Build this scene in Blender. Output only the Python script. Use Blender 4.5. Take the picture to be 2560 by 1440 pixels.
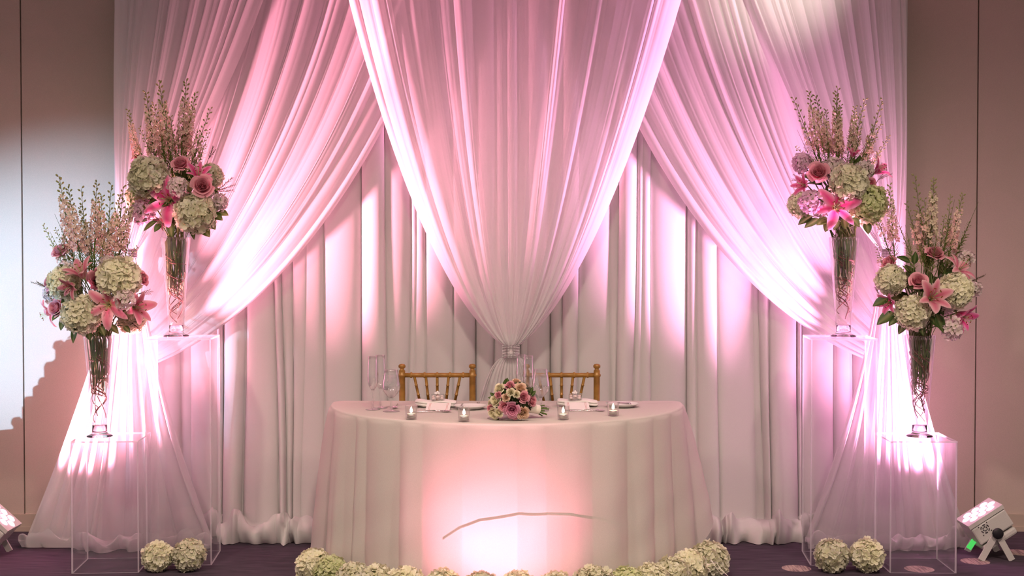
import bpy, math, random
import numpy as np
from mathutils import Vector, Quaternion, Matrix, noise

for _o in list(bpy.data.objects):
    bpy.data.objects.remove(_o)
S = bpy.context.scene
COL = S.collection
PI = math.pi
random.seed(7)

# ------------------------------------------------------------------ camera
F_PX = 3316.0
CAM_Z = 1.46
PITCH = math.atan((720 - 640) / F_PX)
cam_d = bpy.data.cameras.new('camera')
cam = bpy.data.objects.new('camera', cam_d)
COL.objects.link(cam)
cam_d.sensor_fit = 'HORIZONTAL'
cam_d.sensor_width = 36.0
cam_d.lens = F_PX / 2560.0 * 36.0
cam_d.clip_start = 0.05
cam.location = (0, 0, CAM_Z)
cam.rotation_euler = (PI / 2 - PITCH, 0, 0)
S.camera = cam

# ------------------------------------------------------------------ view
S.view_settings.view_transform = 'Standard'
S.view_settings.look = 'None'
S.view_settings.exposure = 0.0
S.view_settings.gamma = 1.0
S.view_settings.use_curve_mapping = False
S.cycles.transparent_max_bounces = 14
S.cycles.max_bounces = 4
S.cycles.diffuse_bounces = 2
S.cycles.glossy_bounces = 2
S.cycles.use_adaptive_sampling = True
S.cycles.adaptive_threshold = 0.04
S.cycles.adaptive_min_samples = 16
S.cycles.use_denoising = True

# ------------------------------------------------------------------ world: dim warm room light
W = bpy.data.worlds.new('world')
S.world = W
W.use_nodes = True
W.node_tree.nodes['Background'].inputs[0].default_value = (1.0, 0.78, 0.68, 1)
W.node_tree.nodes['Background'].inputs[1].default_value = 0.42


def spot(name, loc, target, power, color, angle, blend, radius, parent=None):
    l = bpy.data.lights.new(name, 'SPOT')
    l.energy = power
    l.color = color
    l.spot_size = math.radians(angle)
    l.spot_blend = blend
    l.shadow_soft_size = radius
    o = bpy.data.objects.new(name, l)
    COL.objects.link(o)
    d = Vector(target) - Vector(loc)
    o.rotation_euler = d.to_track_quat('-Z', 'Y').to_euler()
    o.location = loc
    return o


# ceiling downlights of the room (warm) and the accent spot on the drape
WARM = (1.0, 0.80, 0.66)
for i, (x, y) in enumerate([(-2.2, 3.2), (0.0, 3.2), (2.2, 3.2)]):
    spot('ceiling_lamp_offscreen', (x, y, 3.52), (x, y + 1.6, 0.0), 270, WARM, 110, 0.9, 0.12)
spot('accent_lamp_offscreen', (1.55, 5.2, 3.52), (1.34, 6.7, 2.90), 170, (1.0, 0.90, 0.74), 30, 1.0, 0.05)
PINK_L = (1.0, 0.31, 0.46)
PINK_R = (1.0, 0.36, 0.68)


# ------------------------------------------------------------------ pixel -> world at a given depth
def at(px, py, y):
    vx = (px - 1280.0) / F_PX
    vz = (720.0 - py) / F_PX
    cp, sp = math.cos(PITCH), math.sin(PITCH)
    dy = cp + vz * sp
    dz = -sp + vz * cp
    t = y / dy
    return Vector((vx * t, y, CAM_Z + dz * t))


def at_np(px, py, y):
    vx = (px - 1280.0) / F_PX
    vz = (720.0 - py) / F_PX
    cp, sp = math.cos(PITCH), math.sin(PITCH)
    dy = cp + vz * sp
    dz = -sp + vz * cp
    t = y / dy
    return vx * t, CAM_Z + dz * t


# ------------------------------------------------------------------ materials
def new_mat(name):
    m = bpy.data.materials.new(name)
    m.use_nodes = True
    nt = m.node_tree
    for n in list(nt.nodes):
        nt.nodes.remove(n)
    return m, nt, nt.nodes.new('ShaderNodeOutputMaterial')


def pmat(name, col, rough=0.5, metal=0.0, spec=0.5, noise_scale=None, noise_amt=0.1, bump=0.0, emit=None, stretch=None):
    m, nt, out = new_mat(name)
    b = nt.nodes.new('ShaderNodeBsdfPrincipled')
    nt.links.new(b.outputs[0], out.inputs[0])
    b.inputs['Base Color'].default_value = (*col, 1)
    b.inputs['Roughness'].default_value = rough
    b.inputs['Metallic'].default_value = metal
    b.inputs['Specular IOR Level'].default_value = spec
    if emit:
        b.inputs['Emission Color'].default_value = (*emit[0], 1)
        b.inputs['Emission Strength'].default_value = emit[1]
    if noise_scale:
        tc = nt.nodes.new('ShaderNodeTexCoord')
        mp = nt.nodes.new('ShaderNodeMapping')
        nt.links.new(tc.outputs['Object'], mp.inputs[0])
        if stretch:
            mp.inputs['Scale'].default_value = stretch
        n = nt.nodes.new('ShaderNodeTexNoise')
        n.inputs['Scale'].default_value = noise_scale
        n.inputs['Detail'].default_value = 4
        nt.links.new(mp.outputs[0], n.inputs['Vector'])
        r = nt.nodes.new('ShaderNodeValToRGB')
        r.color_ramp.elements[0].position = 0.3
        r.color_ramp.elements[1].position = 0.7
        r.color_ramp.elements[0].color = (*[max(0, c * (1 - noise_amt)) for c in col], 1)
        r.color_ramp.elements[1].color = (*[min(1, c * (1 + noise_amt)) for c in col], 1)
        nt.links.new(n.outputs['Fac'], r.inputs[0])
        nt.links.new(r.outputs[0], b.inputs['Base Color'])
        if bump:
            bp = nt.nodes.new('ShaderNodeBump')
            bp.inputs['Strength'].default_value = bump
            bp.inputs['Distance'].default_value = 0.004
            nt.links.new(n.outputs['Fac'], bp.inputs['Height'])
            nt.links.new(bp.outputs[0], b.inputs['Normal'])
    return m


def cloth_mat(name, col, translucent, clear_face, clear_graze, weave=900):
    """thin woven fabric: diffuse + translucent, with an open weave that lets some light straight through"""
    m, nt, out = new_mat(name)
    L = nt.links
    tc = nt.nodes.new('ShaderNodeTexCoord')
    n = nt.nodes.new('ShaderNodeTexNoise')
    n.inputs['Scale'].default_value = weave
    L.new(tc.outputs['Object'], n.inputs['Vector'])
    r = nt.nodes.new('ShaderNodeValToRGB')
    r.color_ramp.elements[0].position = 0.3
    r.color_ramp.elements[1].position = 0.7
    r.color_ramp.elements[0].color = (*[c * 0.94 for c in col], 1)
    r.color_ramp.elements[1].color = (*[min(1, c * 1.04) for c in col], 1)
    L.new(n.outputs['Fac'], r.inputs[0])
    d = nt.nodes.new('ShaderNodeBsdfDiffuse')
    t = nt.nodes.new('ShaderNodeBsdfTranslucent')
    L.new(r.outputs[0], d.inputs[0])
    L.new(r.outputs[0], t.inputs[0])
    mx = nt.nodes.new('ShaderNodeMixShader')
    mx.inputs[0].default_value = translucent
    L.new(d.outputs[0], mx.inputs[1])
    L.new(t.outputs[0], mx.inputs[2])
    if clear_face <= 0:
        L.new(mx.outputs[0], out.inputs[0])
        return m
    lw = nt.nodes.new('ShaderNodeLayerWeight')
    lw.inputs[0].default_value = 0.5
    mr = nt.nodes.new('ShaderNodeMapRange')
    mr.inputs['To Min'].default_value = clear_face
    mr.inputs['To Max'].default_value = clear_graze
    L.new(lw.outputs['Facing'], mr.inputs['Value'])
    tr = nt.nodes.new('ShaderNodeBsdfTransparent')
    m2 = nt.nodes.new('ShaderNodeMixShader')
    L.new(mr.outputs[0], m2.inputs[0])
    L.new(mx.outputs[0], m2.inputs[1])
    L.new(tr.outputs[0], m2.inputs[2])
    L.new(m2.outputs[0], out.inputs[0])
    return m


def glass_mat(name, tint=(0.97, 0.97, 0.97), refl=1.0, haze=0.0, facing=0.25, base=0.03, rough=0.02, rim=None):
    """thin clear glass / acrylic: see-through with fresnel-like reflections that rise at grazing angles"""
    m, nt, out = new_mat(name)
    L = nt.links
    tr = nt.nodes.new('ShaderNodeBsdfTransparent')
    tr.inputs[0].default_value = (*tint, 1)
    gl = nt.nodes.new('ShaderNodeBsdfGlossy')
    gl.inputs['Roughness'].default_value = rough
    gl.inputs[0].default_value = (1, 1, 1, 1)
    lw = nt.nodes.new('ShaderNodeLayerWeight')
    lw.inputs[0].default_value = facing
    mr = nt.nodes.new('ShaderNodeMapRange')
    mr.inputs['To Min'].default_value = base
    mr.inputs['To Max'].default_value = 0.55 * refl
    L.new(lw.outputs['Facing'], mr.inputs['Value'])
    if rim is not None:
        # more glass in the way where the wall is seen edge-on
        cr = nt.nodes.new('ShaderNodeValToRGB')
        cr.color_ramp.elements[0].position = 0.55
        cr.color_ramp.elements[0].color = (*tint, 1)
        cr.color_ramp.elements[1].position = 0.95
        cr.color_ramp.elements[1].color = (rim, rim, rim, 1)
        lw2 = nt.nodes.new('ShaderNodeLayerWeight')
        lw2.inputs[0].default_value = 0.5
        L.new(lw2.outputs['Facing'], cr.inputs[0])
        L.new(cr.outputs[0], tr.inputs[0])
    mx = nt.nodes.new('ShaderNodeMixShader')
    L.new(mr.outputs[0], mx.inputs[0])
    L.new(tr.outputs[0], mx.inputs[1])
    L.new(gl.outputs[0], mx.inputs[2])
    last = mx
    if haze > 0:
        df = nt.nodes.new('ShaderNodeBsdfDiffuse')
        df.inputs[0].default_value = (0.9, 0.9, 0.9, 1)
        tl = nt.nodes.new('ShaderNodeBsdfTranslucent')
        tl.inputs[0].default_value = (0.9, 0.9, 0.9, 1)
        dm = nt.nodes.new('ShaderNodeMixShader')
        dm.inputs[0].default_value = 0.5
        L.new(df.outputs[0], dm.inputs[1])
        L.new(tl.outputs[0], dm.inputs[2])
        m2 = nt.nodes.new('ShaderNodeMixShader')
        m2.inputs[0].default_value = haze
        L.new(mx.outputs[0], m2.inputs[1])
        L.new(dm.outputs[0], m2.inputs[2])
        last = m2
    L.new(last.outputs[0], out.inputs[0])
    return m


def petal_mat(name, translucent=0.3, rough=0.55):
    """petals and leaves: the colour of every petal is stored on its mesh"""
    m, nt, out = new_mat(name)
    L = nt.links
    a = nt.nodes.new('ShaderNodeAttribute')
    a.attribute_name = 'Col'
    oi = nt.nodes.new('ShaderNodeObjectInfo')
    hs = nt.nodes.new('ShaderNodeHueSaturation')
    mr = nt.nodes.new('ShaderNodeMapRange')
    mr.inputs['To Min'].default_value = 0.86
    mr.inputs['To Max'].default_value = 1.1
    L.new(oi.outputs['Random'], mr.inputs['Value'])
    L.new(mr.outputs[0], hs.inputs['Value'])
    L.new(a.outputs['Color'], hs.inputs['Color'])
    b = nt.nodes.new('ShaderNodeBsdfPrincipled')
    b.inputs['Roughness'].default_value = rough
    b.inputs['Specular IOR Level'].default_value = 0.25
    L.new(hs.outputs[0], b.inputs['Base Color'])
    t = nt.nodes.new('ShaderNodeBsdfTranslucent')
    L.new(hs.outputs[0], t.inputs[0])
    mx = nt.nodes.new('ShaderNodeMixShader')
    mx.inputs[0].default_value = translucent
    L.new(b.outputs[0], mx.inputs[1])
    L.new(t.outputs[0], mx.inputs[2])
    L.new(mx.outputs[0], out.inputs[0])
    return m


def carpet_mat():
    m, nt, out = new_mat('carpet')
    L = nt.links
    b = nt.nodes.new('ShaderNodeBsdfPrincipled')
    b.inputs['Roughness'].default_value = 0.95
    b.inputs['Specular IOR Level'].default_value = 0.1
    L.new(b.outputs[0], out.inputs[0])
    tc = nt.nodes.new('ShaderNodeTexCoord')
    mp = nt.nodes.new('ShaderNodeMapping')
    mp.inputs['Scale'].default_value = (6, 160, 1)
    L.new(tc.outputs['Object'], mp.inputs[0])
    n = nt.nodes.new('ShaderNodeTexNoise')
    n.inputs['Scale'].default_value = 1.0
    n.inputs['Detail'].default_value = 3
    L.new(mp.outputs[0], n.inputs['Vector'])
    r = nt.nodes.new('ShaderNodeValToRGB')
    r.color_ramp.elements[0].position = 0.35
    r.color_ramp.elements[1].position = 0.72
    r.color_ramp.elements[0].color = (0.050, 0.038, 0.054, 1)
    r.color_ramp.elements[1].color = (0.115, 0.085, 0.112, 1)
    L.new(n.outputs['Fac'], r.inputs[0])
    # pale woven discs
    mp2 = nt.nodes.new('ShaderNodeMapping')
    mp2.inputs['Rotation'].default_value = (0, 0, 0.7)
    mp2.inputs['Scale'].default_value = (120, 9, 1)
    L.new(tc.outputs['Object'], mp2.inputs[0])
    n2 = nt.nodes.new('ShaderNodeTexNoise')
    n2.inputs['Scale'].default_value = 1.0
    L.new(mp2.outputs[0], n2.inputs['Vector'])
    r2 = nt.nodes.new('ShaderNodeValToRGB')
    r2.color_ramp.elements[0].position = 0.35
    r2.color_ramp.elements[1].position = 0.6
    r2.color_ramp.elements[0].color = (0.20, 0.14, 0.15, 1)
    r2.color_ramp.elements[1].color = (0.46, 0.35, 0.31, 1)
    L.new(n2.outputs['Fac'], r2.inputs[0])
    prev = None
    for (x, y) in [(1.33, 6.17), (1.90, 6.155), (2.215, 6.31), (2.50, 6.50), (2.75, 6.13), (-2.9, 5.6), (0.9, 4.9), (-0.6, 4.6)]:
        d = nt.nodes.new('ShaderNodeVectorMath')
        d.operation = 'DISTANCE'
        L.new(tc.outputs['Object'], d.inputs[0])
        d.inputs[1].default_value = (x, y, 0)
        lt = nt.nodes.new('ShaderNodeMath')
        lt.operation = 'LESS_THAN'
        lt.inputs[1].default_value = 0.068
        L.new(d.outputs['Value'], lt.inputs[0])
        if prev is None:
            prev = lt
        else:
            mxx = nt.nodes.new('ShaderNodeMath')
            mxx.operation = 'MAXIMUM'
            L.new(prev.outputs[0], mxx.inputs[0])
            L.new(lt.outputs[0], mxx.inputs[1])
            prev = mxx
    mix = nt.nodes.new('ShaderNodeMix')
    mix.data_type = 'RGBA'
    L.new(prev.outputs[0], mix.inputs[0])
    L.new(r.outputs[0], mix.inputs[6])
    L.new(r2.outputs[0], mix.inputs[7])
    L.new(mix.outputs[2], b.inputs['Base Color'])
    bp = nt.nodes.new('ShaderNodeBump')
    bp.inputs['Strength'].default_value = 0.4
    bp.inputs['Distance'].default_value = 0.004
    L.new(n.outputs['Fac'], bp.inputs['Height'])
    L.new(bp.outputs[0], b.inputs['Normal'])
    return m


M = {}
M['wall'] = pmat('wall_fabric', (0.58, 0.48, 0.41), 0.9, noise_scale=420, noise_amt=0.10, bump=0.15, spec=0.15)
M['seam'] = pmat('wall_backing', (0.58, 0.48, 0.41), 0.9)
M['base'] = pmat('baseboard_paint', (0.50, 0.41, 0.33), 0.6)
M['ceil'] = pmat('ceiling_plaster', (0.62, 0.58, 0.54), 0.9, noise_scale=60, noise_amt=0.03)
M['carpet'] = carpet_mat()
M['back'] = cloth_mat('back_drape_fabric', (0.80, 0.77, 0.76), 0.22, 0.0, 0.0)
M['swag'] = cloth_mat('swag_voile', (0.90, 0.87, 0.87), 0.42, 0.12, 0.01)
M['sheer'] = cloth_mat('sheer_voile', (0.90, 0.88, 0.88), 0.42, 0.42, 0.06)
M['tail'] = cloth_mat('tail_voile', (0.90, 0.87, 0.87), 0.42, 0.22, 0.03)
M['linen'] = cloth_mat('tablecloth_satin', (0.84, 0.78, 0.73), 0.30, 0.0, 0.0, weave=500)
M['hem'] = cloth_mat('hem_fabric', (0.84, 0.78, 0.73), 0.06, 0.0, 0.0)
M['napkin'] = pmat('napkin_linen', (0.85, 0.80, 0.77), 0.85, noise_scale=300, noise_amt=0.05, bump=0.1)
M['acrylic'] = glass_mat('acrylic_face', (0.985, 0.975, 0.985), 0.55, haze=0.035, facing=0.25, base=0.02)
M['acrylic_edge'] = glass_mat('acrylic_edge', (0.97, 0.95, 0.97), 0.8, haze=0.70, facing=0.3, base=0.05)
M['glass'] = glass_mat('vase_glass', (0.99, 0.99, 0.985), 0.95, haze=0.02, facing=0.35, base=0.04, rim=0.55)
_m, _nt, _out = new_mat('vase_foot_glass')
_g = _nt.nodes.new('ShaderNodeBsdfGlass')
_g.inputs['IOR'].default_value = 1.5
_g.inputs['Roughness'].default_value = 0.0
_nt.links.new(_g.outputs[0], _out.inputs[0])
M['glass_base'] = _m
M['water'] = glass_mat('water', (0.985, 0.98, 0.965), 0.35, haze=0.0, facing=0.2, base=0.01)
M['stemglass'] = glass_mat('wine_glass', (0.985, 0.985, 0.985), 1.2, haze=0.03, facing=0.45, base=0.05, rim=0.5)
M['votive_glass'] = glass_mat('votive_glass', (0.99, 0.985, 0.98), 0.8, haze=0.015, facing=0.4, base=0.03, rim=0.72)
M['icewater'] = glass_mat('iced_water', (0.98, 0.97, 0.98), 0.5, haze=0.07, facing=0.3, base=0.03)
M['petal'] = petal_mat('petal', 0.30)
M['leaf'] = petal_mat('leaf', 0.30, 0.4)
M['stem'] = pmat('green_stem', (0.10, 0.15, 0.03), 0.6, noise_scale=60, noise_amt=0.3)
M['willow'] = pmat('willow_bark', (0.16, 0.055, 0.025), 0.55, noise_scale=80, noise_amt=0.3)
M['gold_wood'] = pmat('gold_lacquer_wood', (0.33, 0.165, 0.03), 0.35, 0.15, noise_scale=40, noise_amt=0.18)
M['silver'] = pmat('silver', (0.75, 0.72, 0.72), 0.18, 1.0)
M['china'] = pmat('white_china', (0.86, 0.83, 0.81), 0.2)
M['card'] = pmat('card_stock', (0.86, 0.80, 0.78), 0.8)
M['card_line'] = pmat('card_red_line', (0.62, 0.25, 0.22), 0.8)
M['wax'] = pmat('candle_wax', (0.93, 0.88, 0.80), 0.5)
M['flame'] = pmat('flame', (1, 0.8, 0.5), 0.5, emit=((1.0, 0.80, 0.48), 22.0))
M['tin'] = pmat('candle_tin', (0.62, 0.60, 0.58), 0.3, 0.9)
M['candy'] = pmat('sugared_almond', (0.90, 0.74, 0.70), 0.35, noise_scale=30, noise_amt=0.12)
M['pearl'] = pmat('pearl', (0.92, 0.86, 0.85), 0.15)
M['crystal'] = pmat('rhinestone', (0.95, 0.90, 0.92), 0.15, 0.35)
M['band'] = pmat('silver_mesh_band', (0.30, 0.25, 0.26), 0.4, 0.6)
M['ribbon'] = pmat('satin_ribbon', (0.88, 0.80, 0.70), 0.35)
M['fixture'] = pmat('white_metal_housing', (0.66, 0.62, 0.60), 0.5, noise_scale=200, noise_amt=0.04)
M['fixture_face'] = pmat('lens_plate', (0.66, 0.62, 0.60), 0.4)
M['black'] = pmat('black_plastic', (0.015, 0.012, 0.018), 0.5)
M['lens'] = pmat('lit_lens', (0.9, 0.6, 1.0), 0.3, emit=((1.0, 0.74, 1.0), 2.6))
M['green'] = pmat('green_display', (0.05, 0.5, 0.08), 0.4, emit=((0.10, 0.85, 0.16), 0.7))
M['steel'] = pmat('pipe_steel', (0.35, 0.34, 0.36), 0.35, 0.8)
M['table_wood'] = pmat('plywood', (0.42, 0.30, 0.19), 0.6, noise_scale=8, noise_amt=0.2, stretch=(1, 14, 1))
M['icing'] = pmat('white_icing', (0.86, 0.83, 0.80), 0.6)
M['lamp_glow'] = pmat('lamp_glow', (1, 0.9, 0.75), 0.5, emit=((1.0, 0.85, 0.65), 6.0))


# ------------------------------------------------------------------ mesh helpers
class MB:
    def __init__(self):
        self.v = []
        self.f = []
        self.m = []
        self.c = []
        self.col = (1, 1, 1)

    def add(self, verts, faces, mi=0, cols=None):
        o = len(self.v)
        self.v.extend([tuple(p) for p in verts])
        self.f.extend([tuple(i + o for i in f) for f in faces])
        self.m.extend([mi] * len(faces))
        self.c.extend(cols if cols is not None else [self.col] * len(verts))

    def grid(self, pts, nu, nv, mi=0, cols=None, close=False):
        fs = []
        for j in range(nv):
            for i in range(nu):
                a = j * (nu + 1) + i
                fs.append((a, a + 1, a + nu + 2, a + nu + 1))
        self.add(pts, fs, mi, cols)

    def box(self, c, s, rot=None, mi=0, mis=None):
        c = Vector(c)
        hx, hy, hz = s[0] / 2, s[1] / 2, s[2] / 2
        vs = []
        for z in (-hz, hz):
            for x, y in ((-hx, -hy), (hx, -hy), (hx, hy), (-hx, hy)):
                p = Vector((x, y, z))
                if rot is not None:
                    p = rot @ p
                vs.append(p + c)
        fs = [(3, 2, 1, 0), (4, 5, 6, 7), (0, 1, 5, 4), (1, 2, 6, 5), (2, 3, 7, 6), (3, 0, 4, 7)]
        o = len(self.v)
        self.add(vs, fs, mi)
        if mis:
            for k, q in enumerate(mis):
                self.m[len(self.m) - 6 + k] = q

    def tube(self, pts, rad, sides=6, mi=0, caps=True, cols=None):
        pts = [Vector(p) for p in pts]
        n = len(pts)
        if not hasattr(rad, '__len__'):
            rad = [rad] * n
        vs, fs, cc = [], [], []
        ref = None
        for i, p in enumerate(pts):
            t = pts[min(i + 1, n - 1)] - pts[max(i - 1, 0)]
            if t.length < 1e-9:
                t = Vector((0, 0, 1))
            t.normalize()
            if ref is None:
                ref = Vector((1, 0, 0)) if abs(t.x) < 0.8 else Vector((0, 1, 0))
            a = (ref - t * ref.dot(t)).normalized()
            ref = a
            b = t.cross(a)
            for k in range(sides):
                w = 2 * PI * k / sides
                vs.append(p + (a * math.cos(w) + b * math.sin(w)) * rad[i])
                cc.append(cols[i] if cols else self.col)
        for i in range(n - 1):
            for k in range(sides):
                k2 = (k + 1) % sides
                fs.append((i * sides + k, i * sides + k2, (i + 1) * sides + k2, (i + 1) * sides + k))
        if caps:
            fs.append(tuple(reversed(range(sides))))
            fs.append(tuple((n - 1) * sides + k for k in range(sides)))
        self.add(vs, fs, mi, cc)

    def lathe(self, prof, seg=32, c=(0, 0, 0), mi=0, q=None):
        c = Vector(c)
        vs, fs = [], []
        n = len(prof)
        for (r, z) in prof:
            for k in range(seg):
                w = 2 * PI * k / seg
                p = Vector((max(r, 1e-5) * math.cos(w), max(r, 1e-5) * math.sin(w), z))
                if q is not None:
                    p = q @ p
                vs.append(p + c)
        for i in range(n - 1):
            for k in range(seg):
                k2 = (k + 1) % seg
                fs.append((i * seg + k, i * seg + k2, (i + 1) * seg + k2, (i + 1) * seg + k))
        self.add(vs, fs, mi)

    def ball(self, c, r, seg=8, rings=5, mi=0, q=None, col=None):
        if not hasattr(r, '__len__'):
            r = (r, r, r)
        c = Vector(c)
        vs, fs = [], []
        for j in range(rings + 1):
            th = PI * j / rings
            for k in range(seg):
                w = 2 * PI * k / seg
                p = Vector((r[0] * math.sin(th) * math.cos(w), r[1] * math.sin(th) * math.sin(w), -r[2] * math.cos(th)))
                if q is not None:
                    p = q @ p
                vs.append(p + c)
        for j in range(rings):
            for k in range(seg):
                k2 = (k + 1) % seg
                fs.append((j * seg + k, j * seg + k2, (j + 1) * seg + k2, (j + 1) * seg + k))
        self.add(vs, fs, mi, [col or self.col] * len(vs))

    def mesh(self, name, mats, smooth=True):
        me = bpy.data.meshes.new(name)
        me.from_pydata(self.v, [], self.f)
        for m in (mats if isinstance(mats, (list, tuple)) else [mats]):
            me.materials.append(M[m])
        me.polygons.foreach_set('material_index', self.m)
        if smooth:
            me.polygons.foreach_set('use_smooth', [True] * len(self.f))
        ca = me.color_attributes.new('Col', 'FLOAT_COLOR', 'POINT')
        flat = np.ones((len(self.v), 4), dtype=np.float32)
        flat[:, :3] = np.array(self.c, dtype=np.float32)
        ca.data.foreach_set('color', flat.ravel())
        me.update()
        return me


def obj(name, me, parent=None, loc=(0, 0, 0), rot=None, scale=None):
    o = bpy.data.objects.new(name, me)
    COL.objects.link(o)
    o.parent = parent
    if parent is not None and name in ('florets', 'buds', 'foliage', 'needles'):
        o['kind'] = 'stuff'
    o.location = loc
    if rot is not None:
        if isinstance(rot, Quaternion):
            o.rotation_mode = 'QUATERNION'
            o.rotation_quaternion = rot
        else:
            o.rotation_euler = rot
    if scale is not None:
        o.scale = (scale,) * 3 if not hasattr(scale, '__len__') else scale
    return o


def tag(o, label, cat, group=None):
    o['label'] = label
    o['category'] = cat
    if group:
        o['group'] = group
    return o


def thing(name, label, cat, loc=(0, 0, 0), rotz=0.0, group=None):
    o = bpy.data.objects.new(name, None)
    COL.objects.link(o)
    o.empty_display_size = 0.05
    o.location = loc
    o.rotation_euler = (0, 0, rotz)
    return tag(o, label, cat, group)


def struct(o):
    o['kind'] = 'structure'
    return o


def sheet_mesh(name, X, Y, Z, mat):
    """numpy grids (nv+1, nu+1) -> quad mesh"""
    nv, nu = X.shape[0] - 1, X.shape[1] - 1
    co = np.stack([X, Y, Z], axis=-1).reshape(-1, 3).astype(np.float32)
    a = (np.arange(nv)[:, None] * (nu + 1) + np.arange(nu)[None, :]).ravel()
    q = np.stack([a, a + 1, a + nu + 2, a + nu + 1], axis=1).astype(np.int32)
    me = bpy.data.meshes.new(name)
    me.vertices.add(len(co))
    me.vertices.foreach_set('co', co.ravel())
    me.loops.add(q.size)
    me.loops.foreach_set('vertex_index', q.ravel())
    me.polygons.add(len(q))
    me.polygons.foreach_set('loop_start', np.arange(0, q.size, 4, dtype=np.int32))
    me.polygons.foreach_set('loop_total', np.full(len(q), 4, dtype=np.int32))
    me.polygons.foreach_set('use_smooth', np.ones(len(q), dtype=bool))
    me.materials.append(M[mat])
    me.update(calc_edges=True)
    me.validate()
    return me


def lobes(u, n, seed, p=0.6, wmin=0.35, wmax=1.6, amin=0.4):
    """row of irregular rounded pleats, 0 in every valley"""
    rg = np.random.RandomState(seed)
    w = rg.uniform(wmin, wmax, n)
    b = np.concatenate([[0], np.cumsum(w)])
    b /= b[-1]
    uu = np.clip(u, 0, 0.999999)
    i = np.clip(np.searchsorted(b, uu, side='right') - 1, 0, n - 1)
    t = (uu - b[i]) / (b[i + 1] - b[i])
    am = rg.uniform(amin, 1.0, n)[i]
    return am * np.power(np.clip(np.sin(PI * t), 0, 1), p)


def sstep(a, b, x):
    t = np.clip((x - a) / (b - a), 0, 1)
    return t * t * (3 - 2 * t)


def ripple(U, V, seed, fu, fv):
    rg = np.random.RandomState(seed)
    out = np.zeros_like(U)
    for k in range(6):
        a, b, c = rg.uniform(0.4, 1.0) * fu, rg.uniform(-1, 1) * fv, rg.uniform(0, 6.28)
        out += np.sin(2 * PI * (U * a + V * b) + c)
    return out / 6


def frame_q(axis, roll=0.0):
    q = Vector(axis).normalized().to_track_quat('Z', 'Y')
    return q @ Quaternion((0, 0, 1), roll)


# ------------------------------------------------------------------ the room
WALL_Y = 7.02
fl = MB()
fl.grid([(-7 + 14 * i / 4, -2 + (WALL_Y + 2.1) * j / 4, 0) for j in range(5) for i in range(5)], 4, 4)
struct(obj('floor', fl.mesh('floor', 'carpet', False)))
ce = MB()
ce.box((0, 2.55, 3.66), (14, 9.2, 0.08))
struct(obj('ceiling', ce.mesh('ceiling', 'ceil', False)))
wb = MB()
wb.box((0, WALL_Y + 0.06, 1.81), (14, 0.08, 3.62))
wall = struct(obj('wall_back', wb.mesh('wall_back', 'seam', False)))
pw = 1.262
pm = MB()
pm.box((0, 0, 0), (pw - 0.008, 0.02, 3.52))
panel_me = pm.mesh('wall_panel', 'wall', False)
for k in range(-3, 7):
    obj('wall_panel', panel_me, wall, (-2.59 + pw * (k + 0.5), WALL_Y + 0.01, 1.84))
bb = MB()
bb.box((0, WALL_Y - 0.008, 0.045), (14, 0.016, 0.09))
bb.box((0, WALL_Y - 0.012, 0.012), (14, 0.024, 0.024))
struct(obj('baseboard_back', bb.mesh('baseboard', 'base', False)))

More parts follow.
